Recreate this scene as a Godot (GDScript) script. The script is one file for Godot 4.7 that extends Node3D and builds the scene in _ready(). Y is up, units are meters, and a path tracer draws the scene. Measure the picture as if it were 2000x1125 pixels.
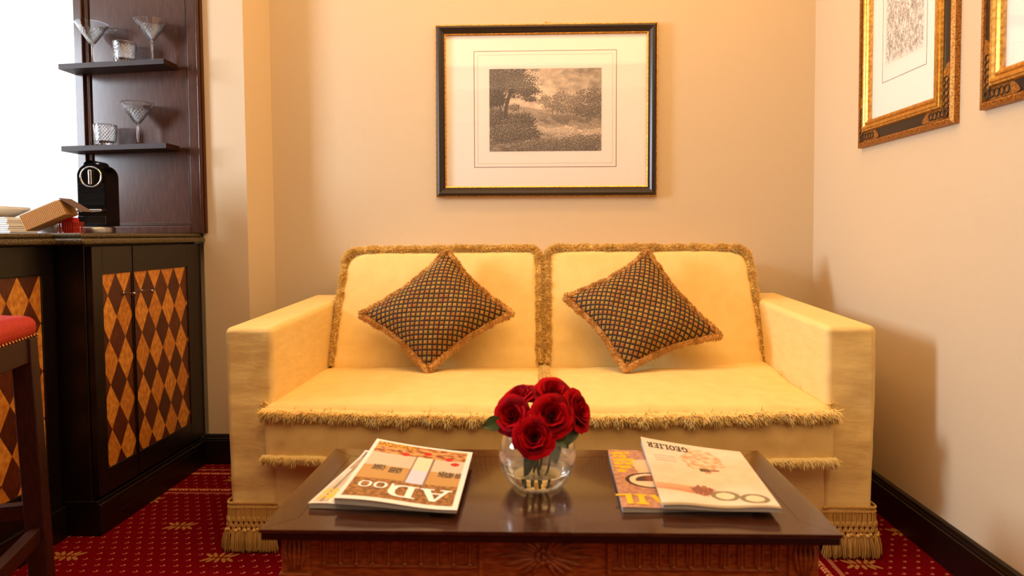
extends Node3D

var rng := RandomNumberGenerator.new()
var org := Vector3.ZERO
var taken := {}
var M := {}
var fine := FastNoiseLite.new()

func _ready() -> void:
	rng.seed = 7
	fine.seed = 3
	fine.frequency = 1.0
	# ---------------------------------------------------------------- camera
	var cam := Camera3D.new()
	cam.name = "camera"
	var att := CameraAttributesPhysical.new()
	att.frustum_focal_length = 24.0
	att.frustum_near = 0.05
	att.frustum_far = 60.0
	att.frustum_focus_distance = 2.25
	att.exposure_aperture = 3.2
	cam.attributes = att
	cam.projection = Camera3D.PROJECTION_FRUSTUM
	cam.near = 0.05
	cam.far = 60.0
	var fpx := 1333.0
	cam.size = 1125.0 / fpx * 0.05
	cam.frustum_offset = Vector2(0, -47.5 / fpx * 0.05)
	cam.position = Vector3(0, 0.88, 0)
	cam.basis = Basis(Vector3.UP, deg_to_rad(2.23)) * Basis(Vector3.RIGHT, deg_to_rad(-2.45)) * Basis(Vector3.BACK, deg_to_rad(-0.46))
	add_child(cam)
	cam.current = true
	# ---------------------------------------------------------------- sky and exposure
	var env := Environment.new()
	var sky := Sky.new()
	var sm := ProceduralSkyMaterial.new()
	sm.sky_top_color = Color(0.62, 0.72, 0.86)
	sm.sky_horizon_color = Color(0.86, 0.90, 0.95)
	sm.ground_horizon_color = Color(0.55, 0.55, 0.55)
	sm.ground_bottom_color = Color(0.4, 0.4, 0.4)
	sm.sky_energy_multiplier = 2.0
	sky.sky_material = sm
	env.background_mode = Environment.BG_SKY
	env.sky = sky
	env.tonemap_mode = Environment.TONE_MAPPER_LINEAR
	env.tonemap_exposure = 0.78
	env.sdfgi_enabled = true
	env.ssao_enabled = true
	env.ssil_enabled = true
	var we := WorldEnvironment.new()
	we.name = "world_environment"
	we.environment = env
	add_child(we)
	# ---------------------------------------------------------------- daylight in the window opening on the left
	area_light("window_daylight", Vector3(-3.36, 1.68, -1.42), Vector3(0, -90, 0), Vector2(0.54, 1.04), Color(0.90, 0.95, 1.0), 14.0)
	# ---------------------------------------------------------------- warm luminous ceiling panel
	area_light("ceiling_panel_light", Vector3(0.0, 2.37, -0.58), Vector3(-90, 0, 0), Vector2(2.0, 2.62), Color(1.0, 0.78, 0.47), 2.3)
	# warm wall-washing strip in the ceiling, just before the back wall
	area_light("wall_washer_light", Vector3(0.0, 2.375, -2.16), Vector3(-90, 0, 0), Vector2(2.0, 0.2), Color(1.0, 0.75, 0.40), 2.0)

	make_materials()
	room()
	sofa()
	throw_pillows()
	bar()
	shelf_unit()
	wall_pictures()
	coffee_table()
	table_things()
	counter_things()
	glasses()
	stool()

func area_light(called: String, at: Vector3, deg: Vector3, size: Vector2, col: Color, e: float) -> void:
	var l := AreaLight3D.new()
	l.name = called
	l.position = at
	l.rotation_degrees = deg
	l.area_size = size
	l.light_color = col
	l.light_energy = e
	l.area_range = 12.0
	l.area_attenuation = 2.0
	l.shadow_enabled = true
	add_child(l)

# ==================================================================== scene graph helpers
func numbered(called: String) -> String:
	if not taken.has(called):
		taken[called] = 0
		return called
	taken[called] += 1
	return "%s_%03d" % [called, taken[called]]

func thing(called: String, label: String, category: String, at: Vector3, group := "") -> Node3D:
	var o := Node3D.new()
	o.name = numbered(called)
	add_child(o)
	o.position = at
	org = at
	o.set_meta("label", label)
	o.set_meta("category", category)
	if group != "":
		o.set_meta("group", group)
	return o

func tagged(o: Node3D, label: String, category: String, group := "") -> void:
	o.set_meta("label", label)
	o.set_meta("category", category)
	if group != "":
		o.set_meta("group", group)

func obj(called: String, st: SurfaceTool, m: Material, parent: Node3D, stuff := false) -> MeshInstance3D:
	var o := MeshInstance3D.new()
	o.mesh = st.commit()
	o.mesh.surface_set_material(0, m)
	if parent == self:
		o.name = numbered(called)
		add_child(o)
	else:
		o.name = called
		parent.add_child(o, true)
	if stuff:
		o.set_meta("kind", "stuff")
	return o

func inst(called: String, mesh: Mesh, m: Material, parent: Node3D, xf: Transform3D) -> MeshInstance3D:
	var o := MeshInstance3D.new()
	o.mesh = mesh
	o.material_override = m
	o.name = called
	o.transform = xf
	parent.add_child(o, true)
	return o

func struct(called: String, st: SurfaceTool, m: Material) -> MeshInstance3D:
	org = Vector3.ZERO
	var o := obj(called, st, m, self)
	o.set_meta("kind", "structure")
	return o

# ==================================================================== mesh helpers (corners run anticlockwise seen from outside)
func S() -> SurfaceTool:
	var st := SurfaceTool.new()
	st.begin(Mesh.PRIMITIVE_TRIANGLES)
	return st

func vx(st: SurfaceTool, p: Vector3, n: Vector3, uv := Vector2.ZERO, c := Color.WHITE) -> void:
	st.set_normal(n)
	st.set_uv(uv)
	st.set_color(c)
	st.add_vertex(p - org)

func tri(st: SurfaceTool, a: Vector3, b: Vector3, c: Vector3, col := Color.WHITE) -> void:
	var n := (b - a).cross(c - a).normalized()
	vx(st, a, n, Vector2.ZERO, col)
	vx(st, c, n, Vector2.ZERO, col)
	vx(st, b, n, Vector2.ZERO, col)

func quad(st: SurfaceTool, a: Vector3, b: Vector3, c: Vector3, d: Vector3) -> void:
	var n := (c - a).cross(d - b).normalized()
	var ua := Vector2(0, 1)
	var ub := Vector2(1, 1)
	var uc := Vector2(1, 0)
	var ud := Vector2(0, 0)
	vx(st, a, n, ua)
	vx(st, c, n, uc)
	vx(st, b, n, ub)
	vx(st, a, n, ua)
	vx(st, d, n, ud)
	vx(st, c, n, uc)

func smooth_quad(st: SurfaceTool, p: Array, n: Array, t: Array) -> void:
	for k in [0, 2, 1, 0, 3, 2]:
		vx(st, p[k], n[k], t[k])

# a curved sheet f(u, v); its outside is where du x dv points
func surf(st: SurfaceTool, nu: int, nv: int, f: Callable, loop := false, uvs := Vector2.ONE) -> void:
	var p := []
	for j in nv + 1:
		var row := PackedVector3Array()
		for i in nu + 1:
			row.append(f.call(float(i) / nu, float(j) / nv))
		p.append(row)
	var n := []
	for j in nv + 1:
		var row := PackedVector3Array()
		for i in nu + 1:
			var i0 := i - 1
			var i1 := i + 1
			if loop:
				i0 = nu - 1 if i == 0 else i0
				i1 = 1 if i == nu else i1
			var du: Vector3 = p[j][mini(i1, nu)] - p[j][maxi(i0, 0)]
			var dv: Vector3 = p[mini(j + 1, nv)][i] - p[maxi(j - 1, 0)][i]
			row.append((du * 1000.0).cross(dv * 1000.0).normalized())
		n.append(row)
	for j in nv:
		for i in nu:
			var t := [Vector2(float(i) / nu, 1.0 - float(j) / nv) * uvs, Vector2(float(i + 1) / nu, 1.0 - float(j) / nv) * uvs, Vector2(float(i + 1) / nu, 1.0 - float(j + 1) / nv) * uvs, Vector2(float(i) / nu, 1.0 - float(j + 1) / nv) * uvs]
			smooth_quad(st, [p[j][i], p[j][i + 1], p[j + 1][i + 1], p[j + 1][i]], [n[j][i], n[j][i + 1], n[j + 1][i + 1], n[j + 1][i]], t)

# profile points are (radius, height), listed upwards along the outside
func lathe(st: SurfaceTool, at: Vector3, prof: PackedVector2Array, seg := 32, wobble = null) -> void:
	var k := prof.size() - 1
	surf(st, seg, k, func(u, v):
		var q := prof[int(round(v * k))]
		var a: float = u * TAU
		var r := q.x
		if wobble != null:
			r += wobble.call(a, q)
		return at + Vector3(r * cos(a), q.y, -r * sin(a)), true)

func tube(st: SurfaceTool, path: PackedVector3Array, r, sides := 6, col := Color.WHITE) -> void:
	var side := Vector3.UP
	var rings := []
	for i in path.size():
		var t := (path[mini(i + 1, path.size() - 1)] - path[maxi(i - 1, 0)]).normalized()
		if i == 0 and absf(t.dot(side)) > 0.9:
			side = Vector3.RIGHT
		side = (side - t * side.dot(t)).normalized()
		var up := t.cross(side)
		var ring := []
		var rad: float = r.call(float(i) / (path.size() - 1)) if r is Callable else r
		for k in sides + 1:
			var a := TAU * k / sides
			var d := side * cos(a) + up * sin(a)
			ring.append([path[i] + d * rad, d])
		rings.append(ring)
	for i in path.size() - 1:
		for k in sides:
			var a = rings[i][k]
			var b = rings[i][k + 1]
			var c = rings[i + 1][k + 1]
			var d = rings[i + 1][k]
			for e in [a, c, b, a, d, c]:
				vx(st, e[0], e[1], Vector2.ZERO, col)
	for e in [0, path.size() - 1]:
		var dirn: Vector3 = (path[0] - path[1]) if e == 0 else (path[-1] - path[-2])
		for k in sides:
			var a: Vector3 = rings[e][k][0]
			var b: Vector3 = rings[e][k + 1][0]
			for q in ([path[e], a, b] if e == 0 else [path[e], b, a]):
				vx(st, q, dirn.normalized(), Vector2.ZERO, col)

func steps(h: float, r: float, div: int) -> Array:
	var t := [-h, -h + 0.586 * r, -h + r]
	for i in range(1, div):
		t.append(lerpf(-h + r, h - r, float(i) / div))
	t.append_array([h - r, h - 0.586 * r, h])
	return t

# a box with rounded edges, its faces cut into div cells, bent by warp
func rbox(st: SurfaceTool, c: Vector3, s: Vector3, r: float, div := Vector3i(1, 1, 1), warp = null) -> void:
	var h := s / 2
	r = minf(r, minf(h.x, minf(h.y, h.z)) * 0.98)
	var core := h - Vector3.ONE * r
	for ax in 3:
		for sg in [-1.0, 1.0]:
			var b := (ax + 1) % 3
			var d := (ax + 2) % 3
			var tb := steps(h[b], r, div[b])
			var td := steps(h[d], r, div[d])
			var P := []
			var N := []
			for j in td.size():
				for i in tb.size():
					var q := Vector3.ZERO
					q[ax] = sg * h[ax]
					q[b] = tb[i]
					q[d] = td[j]
					var inner := q.clamp(-core, core)
					var n := (q - inner).normalized()
					var p := c + inner + n * r
					if warp != null:
						var t1 := n.cross(Vector3.UP if absf(n.y) < 0.8 else Vector3.RIGHT).normalized()
						var t2 := n.cross(t1)
						var p0: Vector3 = warp.call(p)
						var p1: Vector3 = warp.call(p + t1 * 0.004)
						var p2: Vector3 = warp.call(p + t2 * 0.004)
						n = (p1 - p0).cross(p2 - p0).normalized()
						p = p0
					P.append(p)
					N.append(n)
			var w := tb.size()
			for j in td.size() - 1:
				for i in w - 1:
					var k := [j * w + i, j * w + i + 1, (j + 1) * w + i + 1, (j + 1) * w + i]
					if sg < 0:
						k = [k[0], k[3], k[2], k[1]]
					var t := []
					for e in k:
						t.append(Vector2(P[e][b], -P[e][d]))
					smooth_quad(st, [P[k[0]], P[k[1]], P[k[2]], P[k[3]]], [N[k[0]], N[k[1]], N[k[2]], N[k[3]]], t)

func bx(st: SurfaceTool, a: Vector3, b: Vector3, r := 0.003) -> void:
	var s := (b - a).abs()
	rbox(st, (a + b) / 2, s, minf(r, minf(s.x, minf(s.y, s.z)) * 0.4))

# plain sharp box, cheap, for the shell
func slab(st: SurfaceTool, a: Vector3, b: Vector3) -> void:
	var l := Vector3(minf(a.x, b.x), minf(a.y, b.y), minf(a.z, b.z))
	var h := Vector3(maxf(a.x, b.x), maxf(a.y, b.y), maxf(a.z, b.z))
	var p := func(x, y, z): return Vector3(h.x if x else l.x, h.y if y else l.y, h.z if z else l.z)
	quad(st, p.call(0, 0, 1), p.call(1, 0, 1), p.call(1, 1, 1), p.call(0, 1, 1))
	quad(st, p.call(1, 0, 0), p.call(0, 0, 0), p.call(0, 1, 0), p.call(1, 1, 0))
	quad(st, p.call(1, 0, 1), p.call(1, 0, 0), p.call(1, 1, 0), p.call(1, 1, 1))
	quad(st, p.call(0, 0, 0), p.call(0, 0, 1), p.call(0, 1, 1), p.call(0, 1, 0))
	quad(st, p.call(0, 1, 1), p.call(1, 1, 1), p.call(1, 1, 0), p.call(0, 1, 0))
	quad(st, p.call(0, 0, 0), p.call(1, 0, 0), p.call(1, 0, 1), p.call(0, 0, 1))

# flat plate: polygon in the plane (o, ex, ey), pulled out along ex x ey by depth
func plate(st: SurfaceTool, o: Vector3, ex: Vector3, ey: Vector3, poly: PackedVector2Array, depth: float) -> void:
	if Geometry2D.is_polygon_clockwise(poly):
		poly.reverse()
	var n := ex.cross(ey).normalized()
	var tris := Geometry2D.triangulate_polygon(poly)
	var f := func(q: Vector2, up: float): return o + ex * q.x + ey * q.y + n * up
	for i in range(0, tris.size(), 3):
		var a := poly[tris[i]]
		var b := poly[tris[i + 1]]
		var c := poly[tris[i + 2]]
		if (b - a).cross(c - a) < 0:
			var w := b
			b = c
			c = w
		tri(st, f.call(a, depth), f.call(b, depth), f.call(c, depth))
		tri(st, f.call(a, 0.0), f.call(c, 0.0), f.call(b, 0.0))
	for i in poly.size():
		var a := poly[i]
		var b := poly[(i + 1) % poly.size()]
		quad(st, f.call(a, 0.0), f.call(b, 0.0), f.call(b, depth), f.call(a, depth))

# mitred moulding round an opening of half size w, h in the plane (o, ex, ey); prof = (outwards, forwards)
func moulding(st: SurfaceTool, o: Vector3, ex: Vector3, ey: Vector3, w: float, h: float, prof: PackedVector2Array) -> void:
	var n := ex.cross(ey).normalized()
	var cs := [Vector2(-1, -1), Vector2(1, -1), Vector2(1, 1), Vector2(-1, 1)]
	var f := func(k: int, q: Vector2): return o + ex * (cs[k].x * (w + q.x)) + ey * (cs[k].y * (h + q.x)) + n * q.y
	for k in 4:
		var l := (k + 1) % 4
		for i in prof.size() - 1:
			quad(st, f.call(k, prof[i]), f.call(k, prof[i + 1]), f.call(l, prof[i + 1]), f.call(l, prof[i]))

func bead(st: SurfaceTool, c: Vector3, r: Vector3, seg := 10) -> void:
	surf(st, seg, seg / 2 + 1, func(u, v):
		var a: float = u * TAU
		var b: float = lerpf(-PI / 2 + 0.01, PI / 2 - 0.01, v)
		return c + Vector3(r.x * cos(a) * cos(b), r.y * sin(b), -r.z * sin(a) * cos(b)), true)

func cone(st: SurfaceTool, a: Vector3, b: Vector3, r: float, col: Color) -> void:
	var d := (b - a).normalized()
	var s := d.cross(Vector3.UP if absf(d.y) < 0.9 else Vector3.RIGHT).normalized()
	var t := d.cross(s)
	for k in 3:
		var u := s * cos(TAU * k / 3) + t * sin(TAU * k / 3)
		var w := s * cos(TAU * (k + 1) / 3) + t * sin(TAU * (k + 1) / 3)
		vx(st, a + u * r, u, Vector2.ZERO, col)
		vx(st, b, (u + w).normalized(), Vector2.ZERO, col)
		vx(st, a + w * r, w, Vector2.ZERO, col)

func bezier(a: Vector3, b: Vector3, c: Vector3, d: Vector3, n: int) -> PackedVector3Array:
	var p := PackedVector3Array()
	for i in n + 1:
		p.append(a.bezier_interpolate(b, c, d, float(i) / n))
	return p

func arc_path(pts: Array, radius: float, per := 5) -> PackedVector3Array:
	var p := PackedVector3Array()
	p.append(pts[0])
	for i in range(1, pts.size() - 1):
		var a: Vector3 = pts[i] + (pts[i - 1] - pts[i]).normalized() * radius
		var b: Vector3 = pts[i] + (pts[i + 1] - pts[i]).normalized() * radius
		for k in per + 1:
			var t := float(k) / per
			p.append(a.lerp(pts[i], t).lerp(pts[i].lerp(b, t), t))
	p.append(pts[-1])
	return p

func resample(p: PackedVector3Array, step: float) -> PackedVector3Array:
	var c := Curve3D.new()
	c.bake_interval = step
	for q in p:
		c.add_point(q)
	return c.get_baked_points()

func text(called: String, words: String, size: float, m: Material, parent: Node3D, xf: Transform3D, serif := true, bold := false) -> MeshInstance3D:
	var t := TextMesh.new()
	var f := SystemFont.new()
	f.font_names = PackedStringArray(["Droid Serif" if serif else "Droid Sans"])
	f.font_weight = 700 if bold else 400
	t.font = f
	t.text = words
	t.font_size = 48
	t.pixel_size = size / 48.0
	t.depth = 0.0004
	var o := MeshInstance3D.new()
	o.mesh = t
	o.material_override = m
	o.name = called
	o.transform = xf
	parent.add_child(o, true)
	return o

# ==================================================================== materials
func mat(key: String, col: Color, rough := 0.6, metal := 0.0) -> StandardMaterial3D:
	var m := StandardMaterial3D.new()
	m.resource_name = key
	m.albedo_color = col
	m.roughness = rough
	m.metallic = metal
	M[key] = m
	return m

func noise_tex(f: float, lo: Color, hi: Color, sd: int, oct := 4, size := 256, bias := 0.5) -> NoiseTexture2D:
	var n := FastNoiseLite.new()
	n.seed = sd
	n.frequency = f
	n.fractal_octaves = oct
	var t := NoiseTexture2D.new()
	t.noise = n
	t.width = size
	t.height = size
	t.seamless = true
	var g := Gradient.new()
	g.set_color(0, lo)
	g.set_color(1, hi)
	g.set_offset(0, bias - 0.35)
	g.set_offset(1, bias + 0.35)
	t.color_ramp = g
	return t

func tri_map(m: StandardMaterial3D, scale: Vector3, world := false) -> void:
	m.uv1_triplanar = true
	m.uv1_world_triplanar = world
	m.uv1_scale = scale
	m.uv1_triplanar_sharpness = 4.0

func relief(m: StandardMaterial3D, t: Texture2D, cm: float) -> void:
	m.heightmap_enabled = true
	m.heightmap_texture = t
	m.heightmap_scale = cm

func image_tex(w: int, h: int, f: Callable) -> ImageTexture:
	var im := Image.create(w, h, false, Image.FORMAT_RGB8)
	for y in h:
		for x in w:
			im.set_pixel(x, y, f.call(x, y))
	return ImageTexture.create_from_image(im)

func make_materials() -> void:
	var grey := func(f, sd, oct := 3): return noise_tex(f, Color.BLACK, Color.WHITE, sd, oct)
	var m: StandardMaterial3D
	# cream wallpaper with a fine pressed grain
	m = mat("wallpaper", Color(0.83, 0.75, 0.63), 0.72)
	m.albedo_texture = noise_tex(0.12, Color(0.97, 0.97, 0.97), Color.WHITE, 5, 3)
	tri_map(m, Vector3.ONE * 9.0)
	relief(m, grey.call(0.12, 6), 0.012)
	m = mat("white_paint", Color(0.90, 0.89, 0.87), 0.8)
	m = mat("brown_paint", Color(0.46, 0.36, 0.27), 0.8)
	m = mat("ceiling_paint", Color(0.80, 0.76, 0.70), 0.85)
	# dark polished mahogany
	m = mat("mahogany", Color(0.31, 0.19, 0.14), 0.22)
	m.metallic_specular = 0.32
	m.albedo_texture = noise_tex(0.035, Color(0.84, 0.82, 0.80), Color.WHITE, 11, 4)
	tri_map(m, Vector3(9, 1.2, 9))
	m = mat("mahogany_shelf", Color(0.20, 0.115, 0.085), 0.5)
	m.metallic_specular = 0.3
	m.albedo_texture = M.mahogany.albedo_texture
	tri_map(m, Vector3(1.2, 9, 9))
	m = mat("mahogany_black", Color(0.085, 0.038, 0.032), 0.36)
	m.albedo_texture = noise_tex(0.035, Color(0.6, 0.55, 0.52), Color.WHITE, 12, 4)
	tri_map(m, Vector3(9, 1.2, 9))
	m = mat("skirting", Color(0.09, 0.045, 0.04), 0.32)
	m.albedo_texture = noise_tex(0.035, Color(0.7, 0.66, 0.64), Color.WHITE, 13, 3)
	tri_map(m, Vector3(2, 8, 2))
	# coffee table woods
	m = mat("table_wood", Color(0.30, 0.155, 0.085), 0.17)
	m.albedo_texture = noise_tex(0.05, Color(0.66, 0.6, 0.55), Color.WHITE, 14, 5)
	tri_map(m, Vector3(1.4, 8, 14))
	m.clearcoat_enabled = true
	m.clearcoat = 0.6
	m.clearcoat_roughness = 0.08
	m = mat("table_wood_across", Color(0.285, 0.145, 0.08), 0.17)
	m.albedo_texture = noise_tex(0.05, Color(0.66, 0.6, 0.55), Color.WHITE, 15, 5)
	tri_map(m, Vector3(14, 8, 1.4))
	m.clearcoat_enabled = true
	m.clearcoat = 0.6
	m.clearcoat_roughness = 0.08
	m = mat("table_edge", Color(0.13, 0.055, 0.045), 0.3)
	m = mat("apron_wood", Color(0.74, 0.41, 0.19), 0.28)
	m.albedo_texture = noise_tex(0.05, Color(0.7, 0.62, 0.56), Color.WHITE, 16, 4)
	tri_map(m, Vector3(2, 12, 12))
	m = mat("stool_wood", Color(0.225, 0.10, 0.055), 0.38)
	m.albedo_texture = noise_tex(0.05, Color(0.66, 0.6, 0.55), Color.WHITE, 17, 4)
	tri_map(m, Vector3(12, 1.6, 12))
	# veneers of the marquetry
	m = mat("maple", Color(0.87, 0.60, 0.25), 0.36)
	m.albedo_texture = noise_tex(0.028, Color(0.80, 0.72, 0.62), Color.WHITE, 18, 5)
	tri_map(m, Vector3(7, 5, 7))
	m = mat("maple_deep", Color(0.83, 0.55, 0.215), 0.36)
	m.albedo_texture = noise_tex(0.028, Color(0.80, 0.72, 0.62), Color.WHITE, 19, 5)
	tri_map(m, Vector3(7, 5, 7))
	m = mat("walnut", Color(0.42, 0.195, 0.10), 0.36)
	m.albedo_texture = noise_tex(0.05, Color(0.62, 0.56, 0.52), Color.WHITE, 20, 4)
	tri_map(m, Vector3(14, 1.6, 14))
	m = mat("walnut_deep", Color(0.36, 0.16, 0.085), 0.36)
	m.albedo_texture = noise_tex(0.05, Color(0.62, 0.56, 0.52), Color.WHITE, 21, 4)
	tri_map(m, Vector3(14, 1.6, 14))
	# speckled dark granite
	m = mat("granite", Color(0.80, 0.72, 0.55), 0.24)
	m.albedo_texture = noise_tex(0.2, Color(0.06, 0.055, 0.045), Color(1, 0.94, 0.78), 22, 3, 256, 0.66)
	tri_map(m, Vector3.ONE * 7.0)
	# upholstery
	m = mat("sofa_cloth", Color(0.945, 0.82, 0.52), 0.8)
	m.albedo_texture = noise_tex(0.02, Color(0.975, 0.97, 0.96), Color.WHITE, 23, 4)
	tri_map(m, Vector3.ONE * 3.0)
	m.rim_enabled = true
	m.rim = 0.25
	m.rim_tint = 0.7
	relief(m, noise_tex(0.011, Color.BLACK, Color.WHITE, 24, 5, 512), 0.03)
	m = mat("arm_cloth", Color(0.93, 0.805, 0.52), 0.82)
	m.albedo_texture = noise_tex(0.02, Color(0.975, 0.97, 0.96), Color.WHITE, 25, 4)
	tri_map(m, Vector3(2.0, 6.0, 2.0))
	m.rim_enabled = true
	m.rim = 0.25
	m.rim_tint = 0.7
	relief(m, noise_tex(0.012, Color.BLACK, Color.WHITE, 26, 4, 512), 0.05)
	m = mat("fringe", Color(0.97, 0.85, 0.55), 0.85)
	m.vertex_color_use_as_albedo = true
	m = mat("cord", Color(0.83, 0.66, 0.36), 0.8)
	m.vertex_color_use_as_albedo = true
	m = mat("pillow_fringe", Color(0.86, 0.67, 0.39), 0.85)
	m.vertex_color_use_as_albedo = true
	m = mat("red_leather", Color(0.73, 0.17, 0.11), 0.5)
	m.albedo_texture = noise_tex(0.05, Color(0.85, 0.8, 0.8), Color.WHITE, 27, 3)
	tri_map(m, Vector3.ONE * 6.0)
	# metals
	m = mat("gold_leaf", Color(0.90, 0.71, 0.36), 0.36, 0.85)
	m.albedo_texture = noise_tex(0.03, Color(0.80, 0.72, 0.62), Color.WHITE, 28, 4)
	tri_map(m, Vector3.ONE * 8.0)
	m = mat("gold_worn", Color(0.80, 0.58, 0.28), 0.45, 0.7)
	m.albedo_texture = noise_tex(0.06, Color(0.62, 0.52, 0.42), Color.WHITE, 29, 4)
	tri_map(m, Vector3.ONE * 8.0)
	m = mat("chrome", Color(0.86, 0.86, 0.87), 0.12, 1.0)
	m = mat("steel", Color(0.62, 0.62, 0.63), 0.25, 1.0)
	m = mat("brass", Color(0.80, 0.62, 0.36), 0.25, 1.0)
	m = mat("black_lacquer", Color(0.055, 0.045, 0.045), 0.24)
	m = mat("black_frame", Color(0.15, 0.09, 0.065), 0.34)
	m = mat("black_plastic", Color(0.02, 0.02, 0.022), 0.16)
	# paper
	m = mat("mat_board", Color(0.955, 0.945, 0.94), 0.9)
	m = mat("paper_white", Color(0.93, 0.92, 0.90), 0.75)
	m = mat("paper_grey", Color(0.80, 0.79, 0.78), 0.8)
	m.albedo_texture = image_tex(4, 64, func(_x, y): return Color.WHITE * (0.82 + 0.18 * absf(sin(y * 1.3))))
	tri_map(m, Vector3(3, 30, 3))
	m = mat("ink_red", Color(0.45, 0.09, 0.07), 0.8)
	m = mat("ink_dark", Color(0.16, 0.14, 0.13), 0.8)
	m = mat("ink_pale", Color(0.72, 0.65, 0.58), 0.8)
	m = mat("ink_white", Color(0.97, 0.95, 0.92), 0.6)
	m = mat("ink_yellow", Color(0.96, 0.74, 0.06), 0.6)
	m = mat("board_tan", Color(0.80, 0.58, 0.33), 0.8)
	m = mat("board_brown", Color(0.40, 0.30, 0.25), 0.8)
	m = mat("wire_red", Color(0.72, 0.22, 0.11), 0.45)
	m = mat("wire_white", Color(0.90, 0.90, 0.94), 0.4)
	m = mat("sachet_red", Color(0.86, 0.05, 0.04), 0.35)
	# plants
	m = mat("rose_red", Color(0.64, 0.003, 0.06), 0.8)
	m.metallic_specular = 0.2
	m.rim_enabled = true
	m.rim = 0.05
	m.rim_tint = 0.9
	m.backlight_enabled = true
	m.backlight = Color(0.10, 0.0, 0.005)
	m = mat("rose_deep", Color(0.46, 0.002, 0.04), 0.8)
	m.metallic_specular = 0.2
	m.rim_enabled = true
	m.rim = 0.05
	m.rim_tint = 0.9
	m.backlight_enabled = true
	m.backlight = Color(0.08, 0.0, 0.005)
	m = mat("leaf_green", Color(0.24, 0.31, 0.15), 0.45)
	m.backlight_enabled = true
	m.backlight = Color(0.1, 0.14, 0.04)
	m = mat("stem_green", Color(0.22, 0.30, 0.12), 0.5)
	# glass
	m = mat("pane", Color(1, 1, 1, 0.03), 0.0)
	m.transparency = BaseMaterial3D.TRANSPARENCY_ALPHA
	m = mat("vase_glass", Color(0.97, 1.0, 0.99, 0.02), 0.0)
	m.transparency = BaseMaterial3D.TRANSPARENCY_ALPHA
	m = mat("crystal", Color(0.99, 1.0, 1.0, 0.0), 0.0)
	m.transparency = BaseMaterial3D.TRANSPARENCY_ALPHA
	m.refraction_enabled = true
	m.refraction_scale = 0.052
	m = mat("cut_crystal", Color(0.99, 1.0, 1.0, 0.0), 0.07)
	m.transparency = BaseMaterial3D.TRANSPARENCY_ALPHA
	m.refraction_enabled = true
	m.refraction_scale = 0.052
	m = mat("water", Color(0.97, 0.99, 0.96, 0.0), 0.0)
	m.transparency = BaseMaterial3D.TRANSPARENCY_ALPHA
	m.refraction_enabled = true
	m.refraction_scale = 0.033
	m = mat("diffuser", Color(0.95, 0.93, 0.88), 0.6)
	m.emission_enabled = true
	m.emission = Color(1.0, 0.84, 0.62)
	m.emission_energy_multiplier = 2.0
	m.cull_mode = BaseMaterial3D.CULL_DISABLED

# ==================================================================== the room
func comma_tile() -> Image:
	# one repeat of the woven carpet, 0.432 x 0.400 m at 1.25 mm a pixel: staggered hooks and two leaf rosettes
	var im := Image.create(346, 320, false, Image.FORMAT_RGBA8)
	var n := FastNoiseLite.new()
	n.seed = 31
	n.frequency = 0.4
	for y in 320:
		for x in 346:
			var k := 0.86 + 0.16 * n.get_noise_2d(x, y)
			im.set_pixel(x, y, Color(0.46 * k, 0.008 * k, 0.032 * k))
	var hook := Image.create(14, 10, false, Image.FORMAT_RGBA8)
	hook.fill(Color(0, 0, 0, 0))
	for y in 10:
		for x in 14:
			var q := Vector2((x - 6.5) / 6.0, (y - 4.5) / 4.2)
			var d := absf(q.length() - 0.72)
			if d < 0.22 and q.angle() > -1.5 and q.angle() < 2.6:
				hook.set_pixel(x, y, Color(0.68, 0.42, 0.33))
			if (q - Vector2(0.5, -0.5)).length() < 0.3:
				hook.set_pixel(x, y, Color(0.76, 0.50, 0.40))
	var ros := rosette()
	for j in 12:
		for i in 12:
			var x := int((i + (0.5 if j % 2 else 0.0)) * 346.0 / 12.0) + 2
			var y := int(j * 320.0 / 12.0) + 8
			var c := Vector2(x + 6, y + 5)
			var near := false
			for o in [Vector2(86, 80), Vector2(259, 240)]:
				near = near or (absf(c.x - o.x) < 46 and absf(c.y - o.y) < 36)
			if not near:
				im.blend_rect(hook, Rect2i(0, 0, 14, 10), Vector2i(x, y))
				if x > 332:
					im.blend_rect(hook, Rect2i(0, 0, 14, 10), Vector2i(x - 346, y))
	for o in [Vector2i(86, 80), Vector2i(259, 240)]:
		im.blend_rect(ros, Rect2i(0, 0, 80, 60), o - Vector2i(40, 30))
	return im

func rosette() -> Image:
	var r := Image.create(80, 60, false, Image.FORMAT_RGBA8)
	r.fill(Color(0, 0, 0, 0))
	for y in 60:
		for x in 80:
			var q := Vector2(x - 40, y - 30)
			for k in 10:
				var up := -1.0 if k < 5 else 1.0
				var root := Vector2(((k % 5) - 2) * 9.0, up * 3.0)
				var dirn := Vector2(((k % 5) - 2) * 0.62, up).normalized()
				var l: float = [24.0, 22.0, 20.0, 22.0, 24.0][k % 5]
				var t := (q - root).dot(dirn) / l
				var s := absf((q - root).cross(dirn))
				if t > 0.0 and t < 1.0 and s < 4.4 * sqrt(sin(t * PI * 0.86 + 0.35)):
					r.set_pixel(x, y, Color(0.60, 0.42, 0.21))
			if absf(q.y) < 1.8 and absf(q.x) < 24:
				r.set_pixel(x, y, Color(0.50, 0.20, 0.10))
	return r

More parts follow.
